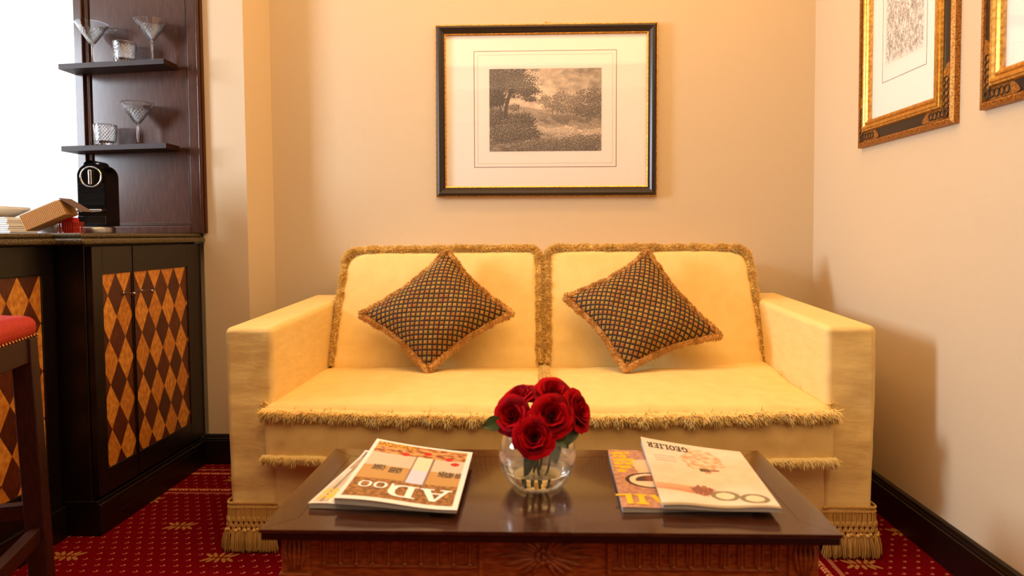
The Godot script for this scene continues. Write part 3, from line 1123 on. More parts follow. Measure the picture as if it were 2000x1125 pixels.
func bar() -> void:
	var X := -1.296
	# door unit
	var t := thing("bar_cabinet", "dark wood bar cabinet with two diamond-inlaid doors, below the shelves", "cabinet", Vector3(-1.55, 0, -2.25))
	var st := S()
	bx(st, Vector3(X - 0.022, 0.10, -1.93), Vector3(-1.95, 0.860, -2.572))
	obj("body", st, M.mahogany_black, t)
	st = S()
	bx(st, Vector3(X + 0.004, 0.0, -1.9275), Vector3(-1.95, 0.095, -2.572), 0.004)
	bx(st, Vector3(X - 0.004, 0.095, -1.926), Vector3(-1.95, 0.105, -2.572), 0.003)
	bx(st, Vector3(X + 0.006, 0.040, -2.02), Vector3(X, 0.044, -2.50), 0.001)
	bx(st, Vector3(X + 0.006, 0.074, -2.02), Vector3(X, 0.078, -2.50), 0.001)
	obj("plinth", st, M.mahogany_black, t)
	for k in 2:
		var za: float = [-1.932, -2.1335][k]
		var zb: float = [-2.1285, -2.57][k]
		var ma: float = [-1.979, -2.1375][k]
		var mb: float = [-2.1245, -2.468][k]
		st = S()
		var y0 := 0.115
		var y1 := 0.855
		bx(st, Vector3(X - 0.02, y0, za), Vector3(X, y1, ma), 0.002)
		bx(st, Vector3(X - 0.02, y0, mb), Vector3(X, y1, zb), 0.002)
		bx(st, Vector3(X - 0.02, 0.771, ma), Vector3(X, y1, mb), 0.002)
		bx(st, Vector3(X - 0.02, y0, ma), Vector3(X, 0.187, mb), 0.002)
		slab(st, Vector3(X - 0.02, 0.18, ma), Vector3(X - 0.0055, 0.78, mb))
		var door := obj("door", st, M.mahogany_black, t)
		lattice(door, X - 0.0055, ma, mb, 0.187, 0.771, -2.0065 if k == 0 else -2.1775, 0.637)
		# bar knob: two balls on a stem
		var kn: float = [-2.083, -2.182][k]
		st = S()
		tube(st, PackedVector3Array([Vector3(X - 0.006, 0.705, kn), Vector3(X + 0.028, 0.705, kn)]), 0.003, 8)
		bead(st, Vector3(X + 0.030, 0.705, kn), Vector3(0.006, 0.006, 0.006), 12)
		bead(st, Vector3(X - 0.002, 0.705, kn), Vector3(0.003, 0.006, 0.006), 12)
		var knob := obj("knob", st, M.steel, door)
		knob.set_meta("label", "small metal ball knob")
	# front panel of the bar nearer to the camera, set a little further back
	t = thing("bar_island", "dark recessed bar front with a single diamond-inlaid panel behind the stool", "bar front", Vector3(-1.6, 0, -1.2))
	X = -1.40
	st = S()
	bx(st, Vector3(X - 0.03, 0.09, -1.62), Vector3(-1.95, 0.860, -1.926))
	bx(st, Vector3(X - 0.03, 0.775, -1.62), Vector3(X, 0.858, -1.918), 0.002)
	bx(st, Vector3(X - 0.03, 0.095, -1.62), Vector3(X, 0.187, -1.918), 0.002)
	bx(st, Vector3(X - 0.03, 0.19, -1.866), Vector3(X, 0.775, -1.918), 0.002)
	bx(st, Vector3(X - 0.03, 0.19, -1.62), Vector3(X, 0.775, -1.655), 0.002)
	obj("body", st, M.mahogany_black, t)
	st = S()
	bx(st, Vector3(X + 0.012, 0.0, -1.62), Vector3(-1.95, 0.095, -1.918), 0.004)
	obj("plinth", st, M.mahogany_black, t)
	st = S()
	slab(st, Vector3(X - 0.03, 0.187, -1.655), Vector3(X - 0.0055, 0.775, -1.866))
	var pan := obj("panel", st, M.mahogany_black, t)
	lattice(pan, X - 0.0055, -1.655, -1.866, 0.187, 0.775, -1.782, 0.708)
	# worktop in dark speckled stone: two thicknesses with rounded edges
	t = thing("bar_counter", "dark speckled granite bar counter with a stepped rounded edge", "worktop", Vector3(-1.7, 0.86, -1.6))
	st = S()
	rbox(st, Vector3(-1.70, 0.8695, -2.222), Vector3(0.848, 0.019, 0.708), 0.008)
	rbox(st, Vector3(-1.74, 0.8695, -1.74), Vector3(0.768, 0.019, 0.28), 0.008)
	rbox(st, Vector3(-1.708, 0.8865, -2.228), Vector3(0.836, 0.015, 0.696), 0.007)
	rbox(st, Vector3(-1.748, 0.8865, -1.742), Vector3(0.756, 0.015, 0.28), 0.007)
	obj("slab", st, M.granite, t)

func lattice(parent: Node3D, X: float, z_from: float, z_to: float, y0: float, y1: float, light_z: float, light_y: float) -> void:
	var hz := 0.0405
	var hy := 0.068
	var area := PackedVector2Array([Vector2(-z_from, y0), Vector2(-z_to, y0), Vector2(-z_to, y1), Vector2(-z_from, y1)])
	for j in range(-2, 7):
		for i in range(-8, 16):
			for dark in 2:
				# light diamonds sit on the lattice, dark ones half a step across and half a step down
				var q := Vector2(-light_z + i * hz * 2, light_y - j * hy * 2) + (Vector2(hz, -hy) if dark else Vector2.ZERO)
				if q.x < -z_from - hz or q.x > -z_to + hz:
					continue
				put_diamond(parent, X, PackedVector2Array([q + Vector2(-hz, 0), q + Vector2(0, -hy), q + Vector2(hz, 0), q + Vector2(0, hy)]), area, dark, i + j * 3)

func shelf_unit() -> void:
	# leaning a few degrees out of line with the back wall, standing on the counter
	var t := thing("shelf_unit", "dark mahogany back panel with two narrow shelves, standing on the bar counter", "shelf unit", Vector3(-1.54, 0.894, -2.598))
	org = Vector3.ZERO
	t.rotation.y = deg_to_rad(-7.0)
	var w := 0.262
	var h := 1.30
	var st := S()
	slab(st, Vector3(-w, 0.001, -0.03), Vector3(w, h, -0.008))
	obj("panel", st, M.mahogany, t)
	st = S()
	# stiles and rails round the field, with a stepped bead inside them and a rounded outer edge
	bx(st, Vector3(-w, 0.001, -0.02), Vector3(-w + 0.036, h, 0.008), 0.003)
	bx(st, Vector3(w - 0.044, 0.001, -0.02), Vector3(w - 0.006, h, 0.008), 0.003)
	bx(st, Vector3(-w + 0.036, 0.001, -0.02), Vector3(w - 0.044, 0.030, 0.008), 0.003)
	obj("frame", st, M.mahogany, t)
	st = S()
	for k in 3:
		tube(st, PackedVector3Array([Vector3(-w + 0.040 + k * 0.0065, 0.030, -0.004), Vector3(-w + 0.040 + k * 0.0065, h, -0.004)]), 0.003, 8)
		tube(st, PackedVector3Array([Vector3(w - 0.048 - k * 0.004, 0.034, -0.006), Vector3(w - 0.048 - k * 0.004, h, -0.006)]), 0.002, 8)
		tube(st, PackedVector3Array([Vector3(-w + 0.04, 0.034 + k * 0.004, -0.006), Vector3(w - 0.046, 0.034 + k * 0.004, -0.006)]), 0.002, 8)
	obj("bead_moulding", st, M.mahogany, t)
	st = S()
	tube(st, PackedVector3Array([Vector3(w - 0.001, 0.001, 0.004), Vector3(w - 0.001, h, 0.004)]), 0.007, 10)
	bx(st, Vector3(w + 0.002, 0.001, -0.03), Vector3(w + 0.012, h, 0.0), 0.003)
	obj("edge_moulding", st, M.mahogany, t)
	for y in [0.331, 0.638]:
		st = S()
		plate(st, Vector3(0, y - 0.017, 0), Vector3(1, 0, 0), Vector3(0, 0, -1), PackedVector2Array([Vector2(-w + 0.0, -0.004), Vector2(w - 0.088, -0.004), Vector2(w - 0.075, -0.10), Vector2(-w + 0.012, -0.10)]), 0.019)
		obj("shelf", st, M.mahogany_shelf, t)

# ==================================================================== pictures
func wall_pictures() -> void:
	# engraving over the sofa
	var c := Vector3(0.0325, 1.362, -2.704)
	var ex := Vector3(1, 0, 0)
	var ey := Vector3(0, 1, 0)
	var t := thing("framed_engraving", "black and gold framed landscape engraving hanging above the yellow sofa", "picture", c)
	t.rotation.z = deg_to_rad(-0.3)
	var w := 0.391
	var h := 0.2935
	var st := S()
	moulding(st, c, ex, ey, w, h, PackedVector2Array([Vector2(0.006, 0.010), Vector2(0.006, 0.018), Vector2(0.012, 0.019), Vector2(0.019, 0.025), Vector2(0.027, 0.027), Vector2(0.034, 0.024), Vector2(0.037, 0.018)]))
	obj("frame", st, M.black_frame, t)
	st = S()
	moulding(st, c, ex, ey, w, h, PackedVector2Array([Vector2(0, 0.006), Vector2(0, 0.015), Vector2(0.004, 0.0175), Vector2(0.0065, 0.0165), Vector2(0.0065, 0.010)]))
	moulding(st, c, ex, ey, w, h, PackedVector2Array([Vector2(0.037, 0.017), Vector2(0.0405, 0.017), Vector2(0.0415, 0.012), Vector2(0.0415, 0.0)]))
	var gl := obj("gilt_edge", st, M.gold_leaf, t)
	gl.set_meta("label", "thin gold inner and outer lines")
	st = S()
	slab(st, c + Vector3(-w, -h, 0.001), c + Vector3(w, h, 0.006))
	obj("mat", st, M.mat_board, t)
	# ruled lines on the mount, dark red outside and pale inside
	st = S()
	var mc := c + Vector3(-0.0035, 0.0075, 0.006)
	moulding(st, mc, ex, ey, 0.2765, 0.2245, PackedVector2Array([Vector2(0, 0), Vector2(0, 0.0003), Vector2(0.0022, 0.0003), Vector2(0.0022, 0)]))
	obj("ruled_line", st, M.ink_red, t)
	st = S()
	moulding(st, mc, ex, ey, 0.263, 0.211, PackedVector2Array([Vector2(0, 0), Vector2(0, 0.0003), Vector2(0.001, 0.0003), Vector2(0.001, 0)]))
	obj("ruled_line", st, M.ink_pale, t)
	var pm := mat("engraving", Color.WHITE, 0.85)
	pm.albedo_texture = engraving()
	st = S()
	var pc := c + Vector3(-0.0025, 0.004, 0.0062)
	quad(st, pc + Vector3(-0.219, -0.1605, 0.0004), pc + Vector3(0.219, -0.1605, 0.0004), pc + Vector3(0.219, 0.1605, 0.0004), pc + Vector3(-0.219, 0.1605, 0.0004))
	obj("print", st, pm, t)
	st = S()
	slab(st, c + Vector3(-w - 0.003, -h - 0.003, 0.0105), c + Vector3(w + 0.003, h + 0.003, 0.0125))
	obj("glass", st, M.pane, t)
	st = S()
	tube(st, PackedVector3Array([c + Vector3(0.0, 0.337, 0.004), c + Vector3(0.0, 0.345, 0.004)]), 0.004, 8)
	obj("hook", st, M.brass, t)

	# two tall gilt frames on the right wall
	var X := 1.07
	var first := gilt_frame(Vector3(X, 1.155, -2.05))
	first.set_meta("label", "gilt and black frame with a small grey botanical print, nearer the corner")
	var second := first.duplicate()
	second.name = numbered("gilt_frame")
	add_child(second)
	second.position = Vector3(X, 1.168, -1.428)
	second.set_meta("label", "gilt and black frame cut off by the picture's right edge")

func gilt_frame(at: Vector3) -> Node3D:
	var t := thing("gilt_frame", "", "picture", at, "gilt frames on the right wall")
	var hw := 0.277
	var hh := 0.36
	var c := at + Vector3(0, hh, 0)
	# seen from the room: ex runs towards the camera's right (towards +z), the face looks along -x
	var ex := Vector3(0, 0, 1)
	var ey := Vector3(0, 1, 0)
	var n := Vector3(-1, 0, 0)
	var iw := hw - 0.095
	var ih := hh - 0.078
	var st := S()
	moulding(st, c, ex, ey, iw, ih, PackedVector2Array([Vector2(0, 0.006), Vector2(0, 0.021), Vector2(0.006, 0.025), Vector2(0.010, 0.025), Vector2(0.012, 0.022), Vector2(0.018, 0.027), Vector2(0.024, 0.028), Vector2(0.026, 0.024), Vector2(0.031, 0.024), Vector2(0.034, 0.017)]))
	obj("inner_moulding", st, M.gold_leaf, t)
	st = S()
	moulding(st, c, ex, ey, iw, ih, PackedVector2Array([Vector2(0.033, 0.016), Vector2(0.063, 0.013)]))
	obj("black_band", st, M.black_frame, t)
	st = S()
	moulding(st, c, ex, ey, iw, ih, PackedVector2Array([Vector2(0.062, 0.012), Vector2(0.064, 0.018), Vector2(0.068, 0.019), Vector2(0.072, 0.017), Vector2(0.0785, 0.014), Vector2(0.0795, 0.0)]))
	obj("outer_moulding", st, M.gold_worn, t)
	st = S()
	slab(st, c + Vector3(-0.001, -ih, -iw), c + Vector3(-0.0065, ih, iw))
	obj("mat", st, M.mat_board, t)
	# gilt corner plates with dark interlaced rings
	for sx_ in [-1.0, 1.0]:
		for sy in [-1.0, 1.0]:
			st = S()
			for along in 2:
				var u: Vector3 = ex * sx_ if along == 0 else ey * sy
				var v: Vector3 = ey * sy if along == 0 else ex * sx_
				var o: Vector3 = c + u * ((iw if along == 0 else ih) + 0.062) + v * ((ih if along == 0 else iw) + 0.0335) + n * 0.0148
				var len := 0.125 if along == 0 else 0.145
				var poly := PackedVector2Array([Vector2(0, 0.0005), Vector2(0, 0.0285), Vector2(-len + 0.012, 0.0285), Vector2(-len, 0.024), Vector2(-len + 0.006, 0.015), Vector2(-len + 0.016, 0.006), Vector2(-len + 0.022, 0.0005)])
				if u.cross(v).dot(n) < 0:
					plate(st, o, v, u, swapped(poly), 0.0012)
				else:
					plate(st, o, u, v, poly, 0.0012)
			obj("corner_plate", st, M.gold_worn, t)
			st = S()
			for along in 2:
				var u: Vector3 = ex * sx_ if along == 0 else ey * sy
				var v: Vector3 = ey * sy if along == 0 else ex * sx_
				var o: Vector3 = c + u * ((iw if along == 0 else ih) + 0.062) + v * ((ih if along == 0 else iw) + 0.0335) + n * 0.0166
				for k in (5 if along == 0 else 6):
					var m: Vector3 = o + u * (-0.012 - k * 0.0175) + v * 0.0145
					var ring := PackedVector3Array()
					for i in 13:
						ring.append(m + u * cos(TAU * i / 12) * 0.0085 + v * sin(TAU * i / 12) * 0.0095)
					tube(st, ring, 0.0018, 5)
			obj("ring_ornament", st, M.black_frame, t, true)
	# print with its ruled border
	st = S()
	var pz := 0.119
	moulding(st, c + n * 0.0066, ex, ey, pz, ih - 0.105, PackedVector2Array([Vector2(0, 0.0), Vector2(0, 0.0004), Vector2(0.0016, 0.0004), Vector2(0.0016, 0.0)]))
	obj("ruled_line", st, M.ink_dark, t)
	if not M.has("botanical"):
		var pm := mat("botanical", Color.WHITE, 0.85)
		pm.albedo_texture = botanical()
	st = S()
	var o := c + n * 0.0068 + ey * 0.022
	var a := 0.105
	var b := ih - 0.13
	quad(st, o - ex * a - ey * b, o - ex * a + ey * b, o + ex * a + ey * b, o + ex * a - ey * b)
	obj("print", st, M.botanical, t)
	st = S()
	slab(st, c + Vector3(-0.0105, -ih - 0.002, -iw - 0.002), c + Vector3(-0.0125, ih + 0.002, iw + 0.002))
	obj("glass", st, M.pane, t)
	return t

func swapped(p: PackedVector2Array) -> PackedVector2Array:
	var q := PackedVector2Array()
	for v in p:
		q.append(Vector2(v.y, v.x))
	return q

func botanical() -> ImageTexture:
	var n := FastNoiseLite.new()
	n.seed = 55
	n.noise_type = FastNoiseLite.TYPE_CELLULAR
	n.frequency = 0.055
	n.cellular_return_type = FastNoiseLite.RETURN_DISTANCE2_SUB
	var g := FastNoiseLite.new()
	g.seed = 56
	g.frequency = 0.12
	g.fractal_octaves = 3
	return image_tex(180, 260, func(x, y):
		var u: float = x / 180.0 * 2 - 1
		var v: float = y / 260.0
		var inside := smoothstep(1.0, 0.86, absf(u) + 0.12 * g.get_noise_2d(0, y)) * smoothstep(0.99, 0.95, v) * smoothstep(0.0, 0.03, v)
		var d := n.get_noise_2d(x + 9.0 * g.get_noise_2d(x, y), y + 9.0 * g.get_noise_2d(y, x)) * 0.5 + 0.5
		var ink := smoothstep(0.16, 0.05, d) * 0.75 + smoothstep(0.18, 0.5, g.get_noise_2d(x * 0.9, y * 0.9)) * 0.7
		var k := 0.93 - 0.52 * ink * inside
		return Color(k, k * 0.985, k * 0.97))

func engraving() -> ImageTexture:
	var n := FastNoiseLite.new()
	n.seed = 61
	n.frequency = 0.02
	n.fractal_octaves = 5
	var d := FastNoiseLite.new()
	d.seed = 62
	d.frequency = 0.11
	d.fractal_octaves = 4
	# foliage clumps: centre x, y, radii, tone
	var clumps := []
	var add := func(x, y, rx, ry, tone, ragged): clumps.append([x, y, rx, ry, tone, ragged])
	# distant trees, then the grove on the right, then the great tree and the bank at left
	add.call(0.50, 0.38, 0.055, 0.06, 0.42, 0.5)
	add.call(0.56, 0.43, 0.10, 0.05, 0.46, 0.5)
	add.call(0.645, 0.345, 0.07, 0.075, 0.47, 0.5)
	add.call(0.72, 0.38, 0.09, 0.075, 0.44, 0.5)
	add.call(0.80, 0.37, 0.085, 0.085, 0.38, 0.5)
	add.call(0.92, 0.36, 0.10, 0.11, 0.33, 0.5)
	add.call(0.76, 0.47, 0.22, 0.075, 0.40, 0.5)
	add.call(0.90, 0.50, 0.14, 0.09, 0.30, 0.4)
	add.call(0.22, 0.47, 0.05, 0.045, 0.36, 0.5)
	add.call(0.10, 0.12, 0.28, 0.17, 0.20, 0.45)
	add.call(0.26, 0.22, 0.16, 0.12, 0.22, 0.5)
	add.call(0.34, 0.27, 0.10, 0.08, 0.25, 0.5)
	add.call(0.05, 0.32, 0.12, 0.16, 0.18, 0.4)
	add.call(0.36, 0.36, 0.06, 0.035, 0.26, 0.6)
	add.call(0.04, 0.60, 0.12, 0.13, 0.24, 0.4)
	add.call(0.27, 0.66, 0.15, 0.13, 0.22, 0.4)
	add.call(0.20, 0.78, 0.26, 0.12, 0.25, 0.3)
	add.call(0.62, 0.93, 0.45, 0.09, 0.30, 0.3)
	add.call(0.88, 0.86, 0.22, 0.06, 0.34, 0.4)
	return image_tex(330, 244, func(px, py):
		var x: float = px / 330.0
		var y: float = py / 244.0
		var a := n.get_noise_2d(px, py * 1.6)
		var f := d.get_noise_2d(px * 1.7, py * 1.7)
		# sky with banks of cloud
		var k := 0.66 + 0.24 * a + 0.10 * f - 0.14 * smoothstep(0.4, 0.95, x) + 0.10 * smoothstep(0.5, 0.3, absf(x - 0.5)) * smoothstep(0.0, 0.35, y)
		if y > 0.52:
			# meadow and stream
			k = 0.50 + 0.16 * a + 0.20 * f + 0.05 * sin(y * 70.0 + a * 8.0)
			k += 0.16 * exp(-pow((y - 0.70 - 0.08 * x) * 16.0, 2)) * smoothstep(0.3, 0.5, x)
			k -= 0.12 * exp(-pow((y - 0.60) * 18.0, 2)) * smoothstep(0.4, 0.6, x)
			k -= 0.18 * smoothstep(0.8, 1.0, y)
		if absf(y - 0.515) < 0.035 and absf(x - 0.62) < 0.075:
			k = 0.66 if int(x * 70.0) % 3 else 0.42
		# hills far off
		if y > 0.47 - 0.03 * sin(x * 9.0) and y < 0.53 and x < 0.56:
			k = 0.56 + 0.15 * f
		for c in clumps:
			var q := Vector2((x - c[0]) / c[2], (y - c[1]) / c[3])
			var e: float = q.length() + c[5] * (f * 1.5 + a * 0.8)
			if e < 1.0:
				k = c[4] + 0.46 * f + 0.10 * (-q.y * 0.6 - q.x * 0.3) + 0.06 * a
		# trunks
		for tr in [[0.145, 0.24, 0.60, 0.016, 0.10], [0.10, 0.3, 0.62, 0.008, -0.05]]:
			var bend: float = tr[0] + tr[4] * pow(clampf((0.52 - y) / 0.4, 0, 1), 1.6)
			if y > tr[1] and y < tr[2] and absf(x - bend) < tr[3]:
				k = 0.17 + 0.10 * f
		# little figures and cattle by the water
		for s in [[0.68, 0.70], [0.70, 0.705], [0.73, 0.71], [0.82, 0.755], [0.80, 0.75]]:
			if Vector2((x - s[0]) * 1.2, y - s[1]).length() < 0.012:
				k = 0.80
		k = clampf(k + 0.05 * sin(px * 2.1 + py * 1.3) + rng.randf_range(-0.03, 0.03), 0.10, 0.86)
		return Color(0.115, 0.085, 0.07).lerp(Color(0.97, 0.88, 0.79), clampf(k * 1.16 + 0.03, 0, 1)))

# ==================================================================== coffee table
func coffee_table() -> void:
	var x0 := -0.492
	var x1 := 0.512
	var z1 := -1.154
	var z0 := -1.604
	var H := 0.368
	var t := thing("coffee_table", "dark polished rectangular coffee table with a carved apron, before the sofa", "coffee table", Vector3((x0 + x1) / 2, 0, (z0 + z1) / 2))
	var st := S()
	bx(st, Vector3(x0 + 0.002, H - 0.021, z0 + 0.002), Vector3(x1 - 0.002, H - 0.0045, z1 - 0.002), 0.004)
	var top := obj("tabletop", st, M.table_edge, t)
	# four mitred border boards round a centre board, fine joints between
	var b := 0.052
	var g := 0.0006
	var o := Vector3(0, H - 0.006, 0)
	var ex := Vector3(1, 0, 0)
	var ez := Vector3(0, 0, -1)
	var A := Vector2(x0, -z1)
	var B := Vector2(x1, -z1)
	var C := Vector2(x1, -z0)
	var D := Vector2(x0, -z0)
	var boards := [
		[[A + Vector2(g, 0), B - Vector2(g, 0), B + Vector2(-b - g, b), A + Vector2(b + g, b)], M.table_wood],
		[[B + Vector2(0, g), C - Vector2(0, g), C + Vector2(-b, -b - g), B + Vector2(-b, b + g)], M.table_wood_across],
		[[C - Vector2(g, 0), D + Vector2(g, 0), D + Vector2(b + g, -b), C + Vector2(-b - g, -b)], M.table_wood],
		[[D - Vector2(0, g), A + Vector2(0, g), A + Vector2(b, b + g), D + Vector2(b, -b - g)], M.table_wood_across]]
	for q in boards:
		st = S()
		plate(st, o, ex, ez, PackedVector2Array(q[0]), 0.006)
		obj("border_board", st, q[1], top)
	st = S()
	plate(st, o, ex, ez, PackedVector2Array([A + Vector2(b + g, b + g), B + Vector2(-b - g, b + g), C + Vector2(-b - g, -b - g), D + Vector2(b + g, -b - g)]), 0.0057)
	obj("centre_board", st, M.table_wood, top)
	# carved apron
	var zf := -1.196
	var yt := H - 0.021
	var yb := 0.262
	st = S()
	bx(st, Vector3(-0.462, yb, zf - 0.02), Vector3(0.482, yt, zf))
	bx(st, Vector3(-0.462, yb, z0 + 0.03), Vector3(0.482, yt, z0 + 0.05))
	bx(st, Vector3(-0.462, yb, z0 + 0.04), Vector3(-0.442, yt, zf - 0.01))
	bx(st, Vector3(0.462, yb, z0 + 0.04), Vector3(0.482, yt, zf - 0.01))
	bx(st, Vector3(-0.462, yb - 0.012, zf - 0.02), Vector3(0.482, yb, zf + 0.006), 0.004)
	bx(st, Vector3(-0.40, 0.283, zf - 0.004), Vector3(-0.112, 0.287, zf + 0.004), 0.0015)
	bx(st, Vector3(0.128, 0.283, zf - 0.004), Vector3(0.424, 0.287, zf + 0.004), 0.0015)
	for x in [-0.106, 0.122]:
		bx(st, Vector3(x - 0.004, yb, zf - 0.004), Vector3(x + 0.004, yt, zf + 0.006), 0.002)
	var ap := obj("apron", st, M.apron_wood, t)
	# fluting with a bead at each foot
	st = S()
	org = Vector3.ZERO
	bx(st, Vector3(-0.0075, 0.0, -0.001), Vector3(-0.0045, 0.054, 0.004), 0.001)
	bx(st, Vector3(0.0045, 0.0, -0.001), Vector3(0.0075, 0.054, 0.004), 0.001)
	surf(st, 6, 5, func(u, v): return Vector3(lerpf(-0.0045, 0.0045, u), v * 0.054, 0.0035 * (0.3 + 0.7 * sin(u * PI))))
	bead(st, Vector3(0, -0.003, 0.003), Vector3(0.0042, 0.0036, 0.0036), 10)
	bead(st, Vector3(0.0145, 0.016, 0.002), Vector3(0.002, 0.002, 0.002), 8)
	var flute := st.commit()
	var root := t.position
	for k in 10:
		inst("flute", flute, M.apron_wood, ap, Transform3D(Basis(), Vector3(-0.390 + k * 0.0293, 0.293, zf) - root))
		inst("flute", flute, M.apron_wood, ap, Transform3D(Basis(), Vector3(0.146 + k * 0.0298, 0.293, zf) - root))
	org = root
	# central leaf spray: a rosette with feathered leaves to both sides
	st = S()
	for s in [-1.0, 1.0]:
		for k in 9:
			var a := lerpf(-1.15, 1.15, k / 8.0)
			var l := 0.086 - 0.042 * absf(sin(a))
			var dirn := Vector3(s * cos(a), sin(a) * 0.75, 0)
			var acr: Vector3 = Vector3(-dirn.y, dirn.x, 0) * s
			surf(st, 4, 8, func(u, v):
				var wv := 0.0065 * sin(minf(v * 1.15, 1.0) * PI * 0.92 + 0.12)
				return Vector3(0.006, 0.306, zf) + dirn * (0.008 + v * l) + acr * (u - 0.5) * 2.0 * wv * (-1.0 if s < 0 else 1.0) * s + Vector3(0, 0, 0.001 + 0.0055 * sin(u * PI) * sin(v * PI)))
	obj("carved_leaf_spray", st, M.apron_wood, ap)
	st = S()
	for k in 7:
		var a := TAU * k / 7
		bead(st, Vector3(0.006 + cos(a) * 0.0115, 0.306 + sin(a) * 0.0115, zf + 0.003), Vector3(0.0065, 0.0065, 0.005), 8)
	bead(st, Vector3(0.006, 0.306, zf + 0.006), Vector3(0.006, 0.006, 0.005), 10)
	obj("carved_rosette", st, M.apron_wood, ap)
	org = root
	# legs with a carved acanthus block at the head
	for sx in [-1.0, 1.0]:
		for back in [false, true]:
			var lx := -0.441 if sx < 0 else 0.461
			var lz := z0 + 0.045 if back else zf - 0.006
			st = S()
			bx(st, Vector3(lx - 0.026, 0.255, lz - 0.024), Vector3(lx + 0.026, yt, lz + 0.012), 0.003)
			bx(st, Vector3(lx - 0.030, 0.268, lz - 0.026), Vector3(lx + 0.030, 0.274, lz + 0.017), 0.002)
			bx(st, Vector3(lx - 0.022, yt - 0.010, lz), Vector3(lx + 0.022, yt - 0.004, lz + 0.017), 0.002)
			var pr := PackedVector2Array([Vector2(0.001, 0.0), Vector2(0.011, 0.0), Vector2(0.014, 0.01), Vector2(0.012, 0.02), Vector2(0.016, 0.03), Vector2(0.021, 0.20), Vector2(0.024, 0.235), Vector2(0.019, 0.24), Vector2(0.024, 0.256), Vector2(0.001, 0.257)])
			lathe(st, Vector3(lx, 0, lz - 0.006), pr, 20)
			var leg := obj("leg", st, M.apron_wood, t)
			if not back:
				st = S()
				for k in 5:
					var dxx := (k - 2) * 0.0075
					surf(st, 4, 8, func(u, v):
						var wv := 0.0052 * sin(v * PI * 0.9 + 0.2)
						return Vector3(lx + dxx * (0.5 + 0.6 * sin(v * 2.2)) + (u - 0.5) * 2 * wv, lerpf(0.278, yt - 0.012, v), lz + 0.012 + 0.006 * sin(u * PI) + 0.004 * sin(v * PI) - 0.001 * absf(k - 2)))
				obj("acanthus_carving", st, M.apron_wood, leg)

# ==================================================================== things on the table
# a magazine lying flat: corners near-left, near-right, far-right, far-left; its head points to the viewer unless head_far
func magazine(called: String, label: String, q: Array, y: float, th: float, cover: Material, lift: Callable, group := "magazines on the coffee table") -> Node3D:
	var mid: Vector3 = (q[0] + q[1] + q[2] + q[3]) / 4
	mid.y = y
	var t := thing(called, label, "magazine", mid, group)
	var at := func(u: float, v: float, hgt: float):
		var p: Vector3 = q[0].lerp(q[1], u).lerp(q[3].lerp(q[2], u), v)
		p.y = y + hgt + lift.call(u, v) * (0.35 + 0.65 * hgt / th)
		return p
	var inset := 0.006
	var st := S()
	var k := func(u, v, hgt): return at.call(lerpf(inset, 1 - inset, u), lerpf(inset, 1 - inset, v), hgt)
	var top := th - 0.0006
	surf(st, 12, 12, func(u, v): return k.call(u, v, top))
	surf(st, 12, 12, func(u, v): return k.call(1 - u, v, 0.0003))
	surf(st, 12, 3, func(u, v): return k.call(u, 0.0, lerpf(0.0003, top, v)))
	surf(st, 12, 3, func(u, v): return k.call(1 - u, 1.0, lerpf(0.0003, top, v)))
	surf(st, 12, 3, func(u, v): return k.call(1.0, u, lerpf(0.0003, top, v)))
	surf(st, 12, 3, func(u, v): return k.call(0.0, 1 - u, lerpf(0.0003, top, v)))
	obj("page_block", st, M.paper_grey, t)
	st = S()
	# cover sheet with its thickness; the print is turned to face the sofa
	surf_uv(st, 14, 14, func(u, v): return at.call(u, v, th))
	surf(st, 14, 14, func(u, v): return at.call(1 - u, v, th - 0.0006))
	for e in 4:
		surf(st, 12, 1, func(u, v):
			var hh := lerpf(th - 0.0006, th, v)
			return [at.call(u, 0.0, hh), at.call(1.0, u, hh), at.call(1 - u, 1.0, hh), at.call(0.0, 1 - u, hh)][e])
	obj("cover", st, cover, t)
	return t

# like surf but with the picture turned upside down for the viewer
func surf_uv(st: SurfaceTool, nu: int, nv: int, f: Callable) -> void:
	for j in nv:
		for i in nu:
			var p := []
			var t := []
			for c in [[0, 0], [1, 0], [1, 1], [0, 1]]:
				var u: float = (i + c[0]) / float(nu)
				var v: float = (j + c[1]) / float(nv)
				p.append(f.call(u, v))
				t.append(Vector2(1 - u, v))
			var n: Vector3 = (p[2] - p[0]).cross(p[3] - p[1]).normalized()
			smooth_quad(st, p, [n, n, n, n], t)

# letters laid on a cover one by one, read from the sofa; at(u, v) is the cover, u to the viewer's right, v away from the viewer
func cover_text(words: String, size: float, m: Material, t: Node3D, q: Array, y: float, lift: Callable, u: float, v: float, serif: bool, bold: bool, stretch := Vector2.ONE) -> void:
	var w: float = q[0].distance_to(q[1])
	var at := func(a: float, b: float):
		var p: Vector3 = q[0].lerp(q[1], a).lerp(q[3].lerp(q[2], a), b)
		p.y = y + lift.call(a, b)
		return p
	var here := u
	for ch in words:
		var o := text("letter", ch, size, m, t, Transform3D(), serif, bold)
		var wide: float = o.mesh.get_aabb().size.x * stretch.x
		here -= wide / 2 / w
		var c: Vector3 = at.call(here, v)
		var ax: Vector3 = (at.call(here + 0.02, v) - at.call(here - 0.02, v)).normalized()
		var az: Vector3 = (at.call(here, v + 0.02) - at.call(here, v - 0.02)).normalized()
		o.transform = Transform3D(Basis(-ax * stretch.x, -az * stretch.y, ax.cross(-az).normalized() * -1.0), c + Vector3(0, 0.0009, 0) - t.position)
		here -= (wide / 2 + size * 0.07 * stretch.x) / w

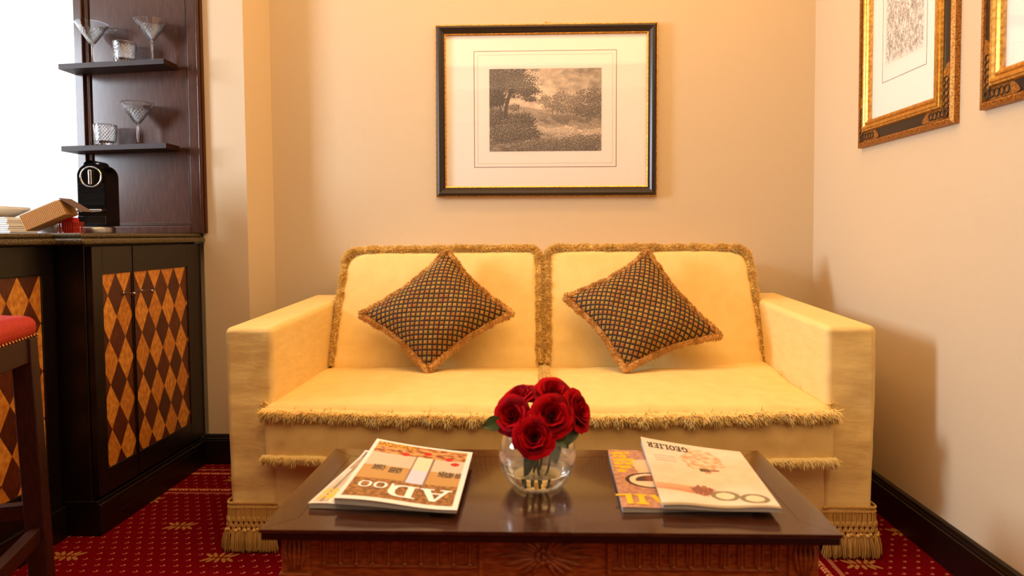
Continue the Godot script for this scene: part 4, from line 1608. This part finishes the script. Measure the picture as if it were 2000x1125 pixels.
func table_things() -> void:
	var Y := 0.3682
	var nz := FastNoiseLite.new()
	nz.seed = 71
	nz.frequency = 0.03
	nz.fractal_octaves = 4
	var nf := FastNoiseLite.new()
	nf.seed = 72
	nf.frequency = 0.12
	# ---- left pile, lower magazine: a pale interior photograph
	var cov := mat("cover_interior", Color.WHITE, 0.3)
	cov.albedo_texture = image_tex(150, 210, func(x, y):
		var u: float = x / 150.0
		var v: float = y / 210.0
		if u < 0.03 or u > 0.97 or v < 0.02 or v > 0.97:
			return Color(0.90, 0.87, 0.83)
		var c := Color(0.78, 0.70, 0.62).lerp(Color(0.90, 0.85, 0.80), clampf(0.5 + nz.get_noise_2d(x, y * 0.4), 0, 1))
		if v > 0.62:
			c = Color(0.62, 0.52, 0.44).lerp(Color(0.74, 0.64, 0.55), 0.5 + nz.get_noise_2d(x * 2, y))
		if v > 0.88:
			c = Color(0.42, 0.37, 0.33)
		for k in 4:
			if absf(u - 0.68 - k * 0.075 - v * 0.02) < 0.012 and v < 0.62:
				c = Color(0.55, 0.48, 0.42) if k % 2 else Color(0.97, 0.95, 0.92)
		if u > 0.60 and u < 0.72 and v > 0.58 and v < 0.78:
			c = Color(0.22, 0.20, 0.19)
		if u > 0.72 and v < 0.24 and v > 0.07 and nf.get_noise_2d(x * 1.5, y * 1.2) > -0.1:
			c = Color(0.96, 0.78, 0.30)
		return c)
	var q := [Vector3(-0.436, 0, -1.246), Vector3(-0.203, 0, -1.233), Vector3(-0.196, 0, -1.52), Vector3(-0.405, 0, -1.55)]
	magazine("magazine", "lower magazine of the left pile, pale interior cover with yellow lettering", q, Y, 0.0105, cov, func(u, v): return 0.0014 * sin(u * 12.0) * (1 - v) + 0.004 * maxf(0.0, v - 0.9) / 0.1 * (1 - u))
	# ---- left pile, upper magazine
	cov = mat("cover_lounge", Color.WHITE, 0.3)
	cov.albedo_texture = image_tex(150, 200, func(x, y):
		var u: float = x / 150.0
		var v: float = y / 200.0
		if u < 0.045 or u > 0.955 or v < 0.05 or v > 0.965:
			return Color(0.95, 0.92, 0.89)
		var c := Color(0.70, 0.50, 0.27).lerp(Color(0.82, 0.66, 0.42), clampf(0.5 + nz.get_noise_2d(x, y), 0, 1))
		if v < 0.34:
			c = Color(0.42, 0.26, 0.14).lerp(Color(0.72, 0.50, 0.22), clampf(0.5 + 1.2 * nf.get_noise_2d(x, y), 0, 1))
		elif v < 0.56:
			c = Color(0.76, 0.58, 0.33)
		elif v < 0.78:
			c = Color(0.83, 0.76, 0.66)
		if u > 0.33 and u < 0.52 and v > 0.32 and v < 0.80:
			c = Color(0.80, 0.83, 0.92) if v < 0.55 else Color(0.93, 0.87, 0.74)
			if u < 0.35 or u > 0.50:
				c = Color(0.55, 0.43, 0.36)
		if v > 0.78:
			c = Color(0.82, 0.62, 0.36).lerp(Color(0.52, 0.20, 0.13), clampf(0.2 + 1.6 * nf.get_noise_2d(x * 0.5, y * 0.8), 0, 1))
		if v > 0.90 and u > 0.55:
			c = Color(0.93, 0.68, 0.22) if nf.get_noise_2d(x * 2, y) > 0 else Color(0.60, 0.36, 0.12)
		for s in [[0.80, 0.52, 0.06], [0.64, 0.50, 0.055], [0.16, 0.52, 0.05], [0.06, 0.52, 0.035], [0.22, 0.53, 0.03]]:
			if absf(u - s[0]) < s[2] and absf(v - s[1]) < 0.045 and nf.get_noise_2d(x * 2.2, y * 2.2) > -0.12:
				c = Color(0.24, 0.20, 0.17)
		for s in [[0.13, 0.72], [0.2, 0.80], [0.63, 0.80], [0.42, 0.86]]:
			if Vector2(u - s[0], (v - s[1]) * 1.3).length() < 0.04:
				c = Color(0.78, 0.13, 0.09)
		return c)
	q = [Vector3(-0.383, 0, -1.232), Vector3(-0.149, 0, -1.200), Vector3(-0.150, 0, -1.505), Vector3(-0.379, 0, -1.560)]
	var lift := func(u, v): return 0.006 * pow(1 - u, 3.0) * (1 - v) + 0.0035 * sin(u * 5.5) * (1 - v) + 0.014 * pow(1 - u, 2.0) * v * v + 0.004 * v
	var t := magazine("magazine", "upper magazine of the left pile, large white letters on an orange-brown lounge picture", q, Y + 0.0119, 0.009, cov, lift)
	cover_text("AD", 0.092, M.ink_white, t, q, Y + 0.0119 + 0.009, lift, 0.925, 0.185, true, true, Vector2(0.92, 0.85))
	cover_text("100", 0.066, M.ink_white, t, q, Y + 0.0119 + 0.009, lift, 0.455, 0.235, false, false, Vector2(0.92, 0.62))
	# ---- right pile, lower magazine: yellow letters and a cup
	cov = mat("cover_cup", Color.WHITE, 0.3)
	cov.albedo_texture = image_tex(150, 200, func(x, y):
		var u: float = 1 - x / 150.0
		var v: float = y / 200.0
		# here u runs to the viewer's right, v away from the viewer
		var c := Color(0.66, 0.45, 0.36).lerp(Color(0.80, 0.60, 0.48), clampf(0.5 + 1.1 * nf.get_noise_2d(x * 0.8, y * 0.8), 0, 1))
		if u > 0.16 and v > 0.42 and v < 0.8 and u + 0.1 * nz.get_noise_2d(x, y) > 0.20:
			c = Color(0.90, 0.75, 0.58)
		var cup := Vector2((u - 0.32) / 0.20, (v - 0.42) / 0.115).length()
		if cup < 1.15:
			c = Color(0.20, 0.11, 0.08)
		if cup < 1.0:
			c = Color(0.93, 0.82, 0.70)
		if cup < 0.72 and v > 0.40:
			c = Color(0.30, 0.20, 0.16).lerp(Color(0.88, 0.40, 0.08), clampf((u - 0.24) * 9.0, 0, 1))
		if u < 0.22 and u > 0.03 and v > 0.55 and v < 0.97:
			var r: int = int((v - 0.55) / 0.07)
			if fmod((v - 0.55) / 0.07, 1.0) < 0.74 and u < [0.12, 0.17, 0.2, 0.21, 0.16, 0.19][r] and nf.get_noise_2d(x * 1.2, y * 0.4) > -0.3:
				c = Color(0.95, 0.73, 0.06)
		return c)
	q = [Vector3(0.150, 0, -1.236), Vector3(0.390, 0, -1.246), Vector3(0.402, 0, -1.556), Vector3(0.158, 0, -1.575)]
	t = magazine("magazine", "lower magazine of the right pile, brown cover with yellow letters and a cup", q, Y, 0.0105, cov, func(u, v): return 0.0012 * sin(u * 13.0 + 1.0) * (1 - v))
	cover_text("AIL", 0.066, M.ink_yellow, t, q, Y + 0.0105, func(u, v): return 0.0012 * sin(u * 13.0 + 1.0) * (1 - v), 0.44, 0.115, false, true, Vector2(1.1, 1.0))
	# ---- right pile, upper magazine: pale cover, a face and glasses
	cov = mat("cover_pale", Color.WHITE, 0.3)
	cov.albedo_texture = image_tex(150, 200, func(x, y):
		var u: float = 1 - x / 150.0
		var v: float = y / 200.0
		var c := Color(0.90, 0.80, 0.70).lerp(Color(0.93, 0.84, 0.75), clampf(0.5 + nz.get_noise_2d(x, y), 0, 1))
		var b := Vector2((u - 0.55) / 0.22, (v - 0.72) / 0.22)
		if b.length() + 0.4 * nz.get_noise_2d(x * 1.4, y * 1.4) < 0.9:
			c = Color(0.80, 0.60, 0.45).lerp(Color(0.93, 0.82, 0.70), clampf(0.5 + 1.3 * nz.get_noise_2d(x * 2.0, y * 2.4), 0, 1))
		if absf(u - 0.53) < 0.05 and absf(v - 0.545) < 0.025:
			c = Color(0.30, 0.26, 0.22)
		if absf(u - 0.60) < 0.06 and absf(v - 0.55) < 0.012:
			c = Color(0.55, 0.36, 0.28)
		if u < 0.45 and v < 0.30 - 0.1 * u and v > 0.22 - 0.18 * u:
			c = Color(0.72, 0.45, 0.35).lerp(Color(0.88, 0.68, 0.55), clampf((v - 0.14) * 8.0, 0, 1))
		if Vector2((u - 0.42) / 0.13, (v - 0.22) / 0.08).length() + 0.5 * nf.get_noise_2d(x * 1.4, y * 1.4) < 0.8:
			c = Color(0.42, 0.24, 0.20).lerp(Color(0.70, 0.42, 0.36), clampf(0.5 + 1.4 * nf.get_noise_2d(x * 2, y * 2), 0, 1))
		for s in [[0.59, 0.16], [0.83, 0.12]]:
			var e := Vector2((u - s[0]) / 0.125, (v - s[1]) / 0.07).length()
			if e < 1.0 and e > 0.66:
				c = Color(0.52, 0.47, 0.36)
			elif e <= 0.66:
				c = Color(0.90, 0.82, 0.68)
		if v < 0.03:
			c = Color(0.62, 0.56, 0.44)
		for s in [[0.72, 0.66], [0.76, 0.62], [0.80, 0.60]]:
			if u > 0.08 and u < 0.30 and absf(v - s[0] + 0.08) < 0.006:
				c = Color(0.72, 0.66, 0.58)
		return c)
	q = [Vector3(0.222, 0, -1.226), Vector3(0.430, 0, -1.212), Vector3(0.446, 0, -1.520), Vector3(0.236, 0, -1.590)]
	lift = func(u, v): return 0.002 * sin(u * 9.0) * (1 - v) + 0.012 * pow(1 - u, 2.0) * v * v + 0.004 * v
	t = magazine("magazine", "upper magazine of the right pile, cream cover with a dark title and pale glasses", q, Y + 0.0118, 0.0085, cov, lift)
	cover_text("GEOLIER", 0.028, M.ink_dark, t, q, Y + 0.0118 + 0.0085, lift, 0.455, 0.885, true, true, Vector2(0.66, 1.5))

	# ---- round glass vase
	var vc := Vector3(-0.005, Y, -1.372)
	t = thing("glass_vase", "round clear glass fishbowl vase half full of water, on the coffee table", "vase", vc)
	var R := 0.079
	var cyv := 0.0635
	var outer := PackedVector2Array()
	outer.append(Vector2(0.0005, 0.0))
	outer.append(Vector2(0.034, 0.0))
	for i in 25:
		var a := lerpf(-0.93, 0.70, i / 24.0)
		outer.append(Vector2(R * cos(a), cyv + R * sin(a) * 0.995))
	outer.append(Vector2(0.0612, 0.1165))
	outer.append(Vector2(0.0606, 0.1180))
	var inn := PackedVector2Array()
	for i in 25:
		var a := lerpf(0.70, -0.93, i / 24.0)
		inn.append(Vector2((R - 0.0028) * cos(a), cyv + (R - 0.0028) * sin(a)))
	inn.append(Vector2(0.0005, 0.0055))
	var st := S()
	outer.append_array(inn)
	lathe(st, vc, outer, 56)
	obj("bowl", st, M.vase_glass, t)
	st = S()
	var wp := PackedVector2Array([Vector2(0.0005, 0.0062)])
	for i in 17:
		var a := lerpf(-0.88, -0.36, i / 16.0)
		wp.append(Vector2((R - 0.0031) * cos(a), cyv + (R - 0.0031) * sin(a)))
	var wl := wp[-1].y
	wp.append(Vector2(wp[-1].x - 0.0004, wl + 0.0004))
	wp.append(Vector2(wp[-1].x - 0.003, wl - 0.0008))
	wp.append(Vector2(0.0005, wl - 0.0008))
	lathe(st, vc, wp, 56)
	var wat := obj("water", st, M.water, t)
	wat.set_meta("kind", "stuff")
	roses(vc)

func roses(vc: Vector3) -> void:
	# petal meshes for five layers, inner to outer, shared by all blooms
	org = Vector3.ZERO
	var layers := [[0.0075, 0.034, 3.6, 0.000, 0.0], [0.0135, 0.036, 2.6, 0.002, 0.002], [0.0205, 0.036, 2.1, 0.004, 0.005], [0.0265, 0.034, 1.75, 0.007, 0.009], [0.0315, 0.030, 1.6, 0.011, 0.012]]
	var petals := []
	for L in layers:
		var st := S()
		surf(st, 10, 9, func(u, v):
			var e: float = 2 * u - 1
			var a: float = (u - 0.5) * L[2]
			var r: float = L[0] * (0.25 + 0.75 * sin(minf(v * 1.15, 1.0) * PI / 2)) + L[3] * v * v + L[4] * pow(v, 7.0) * 0.7
			r += 0.0012 * sin(e * 7.0 + L[0] * 900.0) * v
			var y: float = L[1] * v - L[4] * 0.8 * pow(v, 6.0) - L[1] * 0.30 * pow(absf(e), 3.0) * v
			return Vector3(r * sin(a), y, r * cos(a)))
		petals.append(st.commit())
	# blooms: place, which way they face, size
	var spots := [
		[Vector3(-0.044, 0.546, -1.405), Vector3(-0.35, 0.85, 0.35), 1.0, "dark red rose at the back left of the bunch, over the vase rim", -20.0],
		[Vector3(-0.012, 0.546, -1.425), Vector3(0.0, 0.95, 0.2), 0.92, "dark red rose at the back, between the left and top roses", 40.0],
		[Vector3(0.029, 0.558, -1.400), Vector3(0.12, 0.92, 0.40), 1.06, "topmost red rose of the bunch, facing up towards the sofa seam", 15.0],
		[Vector3(0.083, 0.524, -1.372), Vector3(0.85, 0.35, 0.35), 1.12, "rightmost red rose of the bunch, seen from its side", 70.0],
		[Vector3(-0.0555, 0.523, -1.335), Vector3(-0.35, 0.42, 0.85), 1.0, "open red rose at the left of the bunch with a dark centre", 5.0],
		[Vector3(0.025, 0.526, -1.330), Vector3(0.12, 0.55, 0.85), 1.10, "large open red rose in the middle of the bunch, facing the camera", 55.0],
		[Vector3(-0.0105, 0.489, -1.305), Vector3(-0.02, 0.40, 0.95), 1.04, "lowest red rose, hanging over the front rim of the vase", 30.0]]
	for k in spots.size():
		var s = spots[k]
		var t := thing("rose", s[3], "rose", s[0], "red roses in the glass vase")
		org = Vector3.ZERO
		var yax: Vector3 = s[1].normalized()
		var xax := yax.cross(Vector3.BACK).normalized()
		var face := Basis(xax, yax, xax.cross(yax)) * Basis(Vector3.UP, deg_to_rad(s[4]))
		var sc: float = s[2] * 0.80
		var counts := [2, 3, 4, 5, 6]
		var turn := 0.0
		for l in 5:
			for i in counts[l]:
				var a: float = turn + TAU * i / counts[l] + rng.randf_range(-0.18, 0.18)
				var b := face * Basis(Vector3.UP, a) * Basis(Vector3.RIGHT, rng.randf_range(-0.04, 0.10) * (l + 1) * 0.4)
				b = b.scaled(Vector3.ONE * sc * rng.randf_range(0.95, 1.05))
				inst("petal", petals[l], M.rose_deep if (i + l) % 3 == 0 else M.rose_red, t, Transform3D(b, face * Vector3(0, -0.022 * sc, 0)))
			turn += 0.7
		# heart, calyx and stem down into the water
		var st := S()
		bead(st, face * Vector3(0, -0.020 * sc, 0), Vector3.ONE * 0.010 * sc, 10)
		obj("calyx", st, M.stem_green, t)
		st = S()
		var foot := vc + Vector3(-0.02 + 0.012 * (k % 4), 0.014 + 0.003 * (k % 3), 0.02 - 0.012 * (k % 3)) - t.position
		var neck: Vector3 = vc + Vector3(clampf((s[0] - vc).x * 0.45, -0.035, 0.035), 0.105, clampf((s[0] - vc).z * 0.45, -0.035, 0.035)) - t.position
		tube(st, bezier(face * Vector3(0, -0.022 * sc, 0), face * Vector3(0, -0.045 * sc, 0), neck, foot, 14), 0.0026, 7)
		obj("stem", st, M.stem_green, t)
		var lv := []
		if k == 4:
			lv = [[Vector3(-0.018, -0.012, -0.006), Vector3(-0.040, -0.014, 0.0)]]
		elif k == 5:
			lv = [[Vector3(0.0, -0.030, 0.0), Vector3(0.030, -0.035, 0.012)], [Vector3(0.0, -0.034, 0.0), Vector3(0.006, -0.062, 0.006)]]
		elif k == 3:
			lv = [[Vector3(-0.01, -0.02, 0.01), Vector3(-0.022, -0.046, 0.02)]]
		elif k == 1:
			lv = [[Vector3(0.01, -0.06, 0.03), Vector3(-0.03, -0.10, 0.05)]]
		for e in lv:
			st = S()
			var d: Vector3 = e[1]
			var acr := d.cross(Vector3(0.1, 0.3, 1)).normalized()
			var nn := acr.cross(d).normalized()
			surf(st, 6, 8, func(u, v):
				var wv := 0.015 * sin(pow(v, 0.8) * PI * 0.97 + 0.03)
				return e[0] + d * v + acr * (u - 0.5) * 2 * wv + nn * (0.005 * absf(u - 0.5) + 0.006 * v * v))
			obj("leaf", st, M.leaf_green, t)

# ==================================================================== things on the bar counter
func counter_things() -> void:
	var Y := 0.8942
	# coffee machine
	var c := Vector3(-1.548, Y, -2.34)
	var t := thing("coffee_machine", "slim black capsule coffee machine with a chrome ring, beside the shelf panel", "coffee machine", c)
	t.rotation.y = deg_to_rad(6)
	org = Vector3.ZERO
	var st := S()
	lathe(st, Vector3(0, 0, 0.02), PackedVector2Array([Vector2(0.001, 0.0), Vector2(0.066, 0.0), Vector2(0.068, 0.003), Vector2(0.068, 0.020), Vector2(0.062, 0.025), Vector2(0.001, 0.0255)]), 40)
	obj("drip_base", st, M.steel, t)
	st = S()
	# upright body: arched front outline pulled back
	var outline := PackedVector2Array([Vector2(-0.047, 0.026), Vector2(0.047, 0.026)])
	for i in 17:
		var a := lerpf(0.15, PI - 0.15, i / 16.0)
		outline.append(Vector2(0.0475 * cos(a), 0.198 + 0.046 * sin(a)))
	plate(st, Vector3(0, 0, -0.065), Vector3(1, 0, 0), Vector3(0, 1, 0), outline, 0.09)
	for i in 12:
		bx(st, Vector3(-0.044, 0.100 + i * 0.0062, 0.024), Vector3(0.044, 0.1045 + i * 0.0062, 0.0275), 0.001)
	bx(st, Vector3(-0.047, 0.03, 0.02), Vector3(0.047, 0.062, 0.032), 0.004)
	obj("body", st, M.black_plastic, t)
	st = S()
	var ring := PackedVector3Array()
	for i in 33:
		ring.append(Vector3(0.0345 * cos(TAU * i / 32), 0.197 + 0.0345 * sin(TAU * i / 32), 0.027))
	tube(st, ring, 0.0028, 8)
	obj("chrome_ring", st, M.chrome, t)
	st = S()
	rbox(st, Vector3(0.0, 0.195, 0.031), Vector3(0.012, 0.052, 0.010), 0.004)
	obj("lever", st, M.chrome, t)
	st = S()
	rbox(st, Vector3(0, 0.080, 0.036), Vector3(0.084, 0.010, 0.03), 0.004)
	obj("cup_rest", st, M.chrome, t)
	st = S()
	surf(st, 12, 8, func(u, v):
		var a: float = PI * u
		return Vector3(0.026 * cos(a), 0.240 + 0.014 * sin(a), lerpf(0.022, -0.045, v)))
	bx(st, Vector3(-0.026, 0.236, -0.045), Vector3(0.026, 0.241, 0.022), 0.001)
	obj("lid_handle", st, M.black_lacquer, t)

	# pile of white-edged brochures at the left end
	c = Vector3(-1.80, Y, -2.22)
	t = thing("brochure_pile", "thick white-edged catalogue lying flat at the left end of the counter", "catalogue", c)
	st = S()
	for i in 9:
		var dx := 0.004 * sin(i * 2.1)
		bx(st, c + Vector3(-0.13 + dx, 0.0062 * i, -0.09), c + Vector3(0.104 + dx - i * 0.0012, 0.0062 * i + 0.0052, 0.09), 0.001)
	obj("pages", st, M.paper_white, t)
	# magazines leaning on it
	for k in 2:
		var a := c + Vector3(-0.085 + k * 0.055, 0.0585, -0.01)
		var mg := thing("leaning_magazine", ["dark picture magazine sloping on the white catalogue", "white magazine with a dark spine sloping beside the tan box"][k], "magazine", a, "magazines sloping on the bar counter")
		org = Vector3.ZERO
		mg.rotation = Vector3(0, 0.08, deg_to_rad(24))
		st = S()
		bx(st, Vector3(-0.06, 0.0, -0.10), Vector3(0.065, 0.007, 0.08), 0.001)
		obj("pages", st, M.paper_white, mg)
		st = S()
		bx(st, Vector3(-0.061, 0.007, -0.101), Vector3(0.066, 0.0085, 0.081), 0.0006)
		obj("cover", st, [M.board_brown, M.paper_white][k], mg)
		st = S()
		bx(st, Vector3(-0.055, 0.0085, 0.03), Vector3(0.06, 0.009, 0.06), 0.0002)
		obj("printed_band", st, M.ink_dark, mg)
	# tan ribbed box, tipped up, with its lid hanging open
	t = thing("ribbed_box", "tan ribbed cardboard box tipped on its edge with the lid hanging open", "box", Vector3(-1.575, Y + 0.001, -2.08))
	org = Vector3.ZERO
	t.rotation = Vector3(0, deg_to_rad(6), deg_to_rad(23))
	st = S()
	bx(st, Vector3(-0.022, 0.017, -0.07), Vector3(0.112, 0.068, 0.0), 0.002)
	for i in 26:
		bx(st, Vector3(-0.020 + i * 0.0051, 0.018, -0.002), Vector3(-0.0165 + i * 0.0051, 0.067, 0.0018), 0.0007)
	obj("body", st, M.board_tan, t)
	st = S()
	bx(st, Vector3(-0.022, 0.068, -0.07), Vector3(0.10, 0.070, 0.0), 0.001)
	obj("paper_top", st, M.paper_white, t)
	st = S()
	var lid := PackedVector2Array([Vector2(0, 0), Vector2(0.080, 0), Vector2(0.080, 0.065), Vector2(0, 0.065)])
	plate(st, Vector3(0.113, 0.070, 0.002), Vector3(cos(-0.95), sin(-0.95), 0), Vector3(0, 0, -1), lid, 0.002)
	obj("lid", st, M.board_brown, t)
	# wire baskets of sachets beneath the box
	for k in 2:
		var p := Vector3(-1.515 - k * 0.072, Y, -2.16 - k * 0.005)
		t = thing("wire_basket", ["small red wire basket holding a red sachet, under the open box lid", "small white wire basket under the tan box"][k], "basket", p, "wire baskets on the bar counter")
		var wm: Material = [M.wire_red, M.wire_white][k]
		var w := 0.026
		st = S()
		for s in 4:
			var b := Basis(Vector3.UP, s * PI / 2)
			for i in 8:
				var x := -w + i * w * 2 / 7.0
				tube(st, PackedVector3Array([p + b * Vector3(x, 0.001, w), p + b * Vector3(x, 0.036, w)]), 0.0013, 5)
			for y in [0.0015, 0.018, 0.036]:
				tube(st, PackedVector3Array([p + b * Vector3(-w, y, w), p + b * Vector3(w, y, w)]), 0.0016, 5)
		obj("wire_frame", st, wm, t)
		st = S()
		slab(st, p + Vector3(-w, 0.0, -w), p + Vector3(w, 0.0015, w))
		obj("bottom", st, wm, t)
		var sa := thing("sachet", ["red sachet standing in the red wire basket", "white sachet in the white wire basket"][k], "sachet", p + Vector3(0, 0.002, 0), "sachets in the wire baskets")
		st = S()
		rbox(st, p + Vector3(0, 0.002 + [0.025, 0.016][k], 0), Vector3(0.040, [0.050, 0.031][k], 0.034), 0.008, Vector3i(4, 4, 2))
		obj("packet", st, [M.sachet_red, M.paper_white][k], sa)

# ==================================================================== crystal on the shelves
func glasses() -> void:
	# cut pattern: crossing diagonal grooves
	var cut := func(a: float, q: Vector2):
		var k := absf(sin(a * 9.0 + q.y * 230.0)) * absf(sin(a * 9.0 - q.y * 230.0))
		return -0.0016 * k
	org = Vector3.ZERO
	var prof := PackedVector2Array()
	for p in [Vector2(0.0005, 0.0), Vector2(0.036, 0.0), Vector2(0.037, 0.0015), Vector2(0.030, 0.0035), Vector2(0.008, 0.0075), Vector2(0.0042, 0.016), Vector2(0.0035, 0.045), Vector2(0.0038, 0.070), Vector2(0.0065, 0.080)]:
		prof.append(p)
	for i in 18:
		prof.append(Vector2(lerpf(0.0085, 0.0585, (i + 1) / 18.0), lerpf(0.0825, 0.158, (i + 1) / 18.0)))
	prof.append(Vector2(0.0578, 0.1588))
	for i in 10:
		prof.append(Vector2(lerpf(0.0568, 0.0006, i / 9.0), lerpf(0.158, 0.0845, i / 9.0)))
	var st := S()
	lathe(st, Vector3.ZERO, prof, 72, func(a, q): return cut.call(a, q) if q.y > 0.083 and q.y < 0.13 and q.x > (q.y - 0.0825) * 0.64 + 0.006 else 0.0)
	var martini := st.commit()
	var tp := PackedVector2Array([Vector2(0.0005, 0.0), Vector2(0.036, 0.0)])
	for i in 22:
		tp.append(Vector2(0.0385 + 0.002 * i / 21.0, 0.002 + 0.078 * i / 21.0))
	tp.append(Vector2(0.0395, 0.0815))
	for i in 8:
		tp.append(Vector2(lerpf(0.0375, 0.033, i / 7.0), lerpf(0.080, 0.012, i / 7.0)))
	tp.append(Vector2(0.0006, 0.011))
	st = S()
	lathe(st, Vector3.ZERO, tp, 96, func(a, q): return 1.2 * cut.call(a * 1.34, q) if q.x > 0.0375 and q.y > 0.004 and q.y < 0.076 else 0.0)
	var tumbler := st.commit()
	var up := 0.8942 + 0.6405
	var lo := 0.8942 + 0.3335
	# engraved band round the lower bowl, a shell of fine frosted cuts
	st = S()
	var bp := PackedVector2Array()
	for i in 15:
		bp.append(Vector2(lerpf(0.0105, 0.044, i / 14.0), lerpf(0.0838, 0.1345, i / 14.0)))
	for i in 15:
		bp.append(Vector2(lerpf(0.0446, 0.0100, i / 14.0) - 0.0012, lerpf(0.1345, 0.0838, i / 14.0)))
	lathe(st, Vector3.ZERO, bp, 96, func(a, q):
		var tip := 0.112 + 0.020 * absf(sin(a * 5.0))
		return 0.0012 * absf(sin(a * 20.0 + q.y * 420.0)) * absf(sin(a * 20.0 - q.y * 420.0)) if q.y < tip else -0.0006)
	var band := st.commit()
	var rows := [
		[martini, "martini_glass", "cut crystal martini glass at the left end of the upper shelf", Vector3(-1.690, up, -2.565), "martini glasses on the dark shelves"],
		[martini, "martini_glass", "cut crystal martini glass at the right end of the upper shelf", Vector3(-1.444, up, -2.538), "martini glasses on the dark shelves"],
		[tumbler, "tumbler", "low cut crystal tumbler between the martini glasses on the upper shelf", Vector3(-1.557, up, -2.552), "crystal tumblers on the dark shelves"],
		[martini, "martini_glass", "cut crystal martini glass standing alone on the lower shelf", Vector3(-1.512, lo, -2.545), "martini glasses on the dark shelves"],
		[tumbler, "tumbler", "low cut crystal tumbler at the left of the lower shelf", Vector3(-1.648, lo, -2.560), "crystal tumblers on the dark shelves"]]
	for r in rows:
		var o := MeshInstance3D.new()
		o.mesh = r[0]
		o.material_override = M.crystal if r[1] == "martini_glass" else M.cut_crystal
		if r[1] == "martini_glass":
			inst("cut_band", band, M.cut_crystal, o, Transform3D())
		o.name = numbered(r[1])
		o.position = r[3]
		add_child(o)
		tagged(o, r[2], "martini glass" if r[1] == "martini_glass" else "tumbler", r[4])

# ==================================================================== stool
func stool() -> void:
	var t := thing("bar_stool", "wooden bar stool with a red leather seat, cut off at the left edge", "bar stool", Vector3(-1.275, 0, -1.285))
	t.rotation.y = deg_to_rad(17.5)
	org = Vector3.ZERO
	var hw := 0.19
	var st := S()
	rbox(st, Vector3(0, 0.678, 0), Vector3(hw * 2, 0.05, hw * 2), 0.022, Vector3i(10, 1, 10), func(p: Vector3):
		var u := clampf(p.x / hw, -1, 1)
		var w := clampf(p.z / hw, -1, 1)
		if p.y > 0.67:
			p.y += 0.034 * (1 - u * u) * (1 - w * w)
		return p)
	obj("seat", st, M.red_leather, t)
	st = S()
	for i in 4:
		var b := Basis(Vector3.UP, i * PI / 2)
		for k in 24:
			bead(st, b * Vector3(-hw + 0.01 + k * 0.0155, 0.660, hw - 0.002), Vector3(0.0035, 0.0035, 0.002), 6)
	obj("nail_trim", st, M.brass, t, true)
	st = S()
	for i in 4:
		var b := Basis(Vector3.UP, i * PI / 2)
		var pts := [b * Vector3(-hw + 0.01, 0, hw - 0.03), b * Vector3(hw - 0.01, 0, hw - 0.008)]
		bx(st, Vector3(minf(pts[0].x, pts[1].x), 0.60, minf(pts[0].z, pts[1].z)), Vector3(maxf(pts[0].x, pts[1].x), 0.656, maxf(pts[0].z, pts[1].z)), 0.003)
	obj("seat_rail", st, M.stool_wood, t)
	for sx in [-1.0, 1.0]:
		for sz in [-1.0, 1.0]:
			st = S()
			var p := Vector3(sx * (hw - 0.024), 0, sz * (hw - 0.024))
			rbox(st, p + Vector3(0, 0.328, 0), Vector3(0.042, 0.656, 0.042), 0.004, Vector3i(1, 4, 1), func(q: Vector3): return q + Vector3(sx, 0, sz) * 0.016 * (1 - q.y / 0.656))
			obj("leg", st, M.stool_wood, t)
	for e in [[0.20, 1.0, true], [0.20, -1.0, true], [0.255, -1.0, false], [0.255, 1.0, false]]:
		st = S()
		var d: float = e[1] * (hw - 0.014)
		if e[2]:
			bx(st, Vector3(d - 0.012, e[0] - 0.018, -hw + 0.02), Vector3(d + 0.012, e[0] + 0.018, hw - 0.02))
		else:
			bx(st, Vector3(-hw + 0.02, e[0] - 0.018, d - 0.012), Vector3(hw - 0.02, e[0] + 0.018, d + 0.012))
		obj("stretcher", st, M.stool_wood, t)
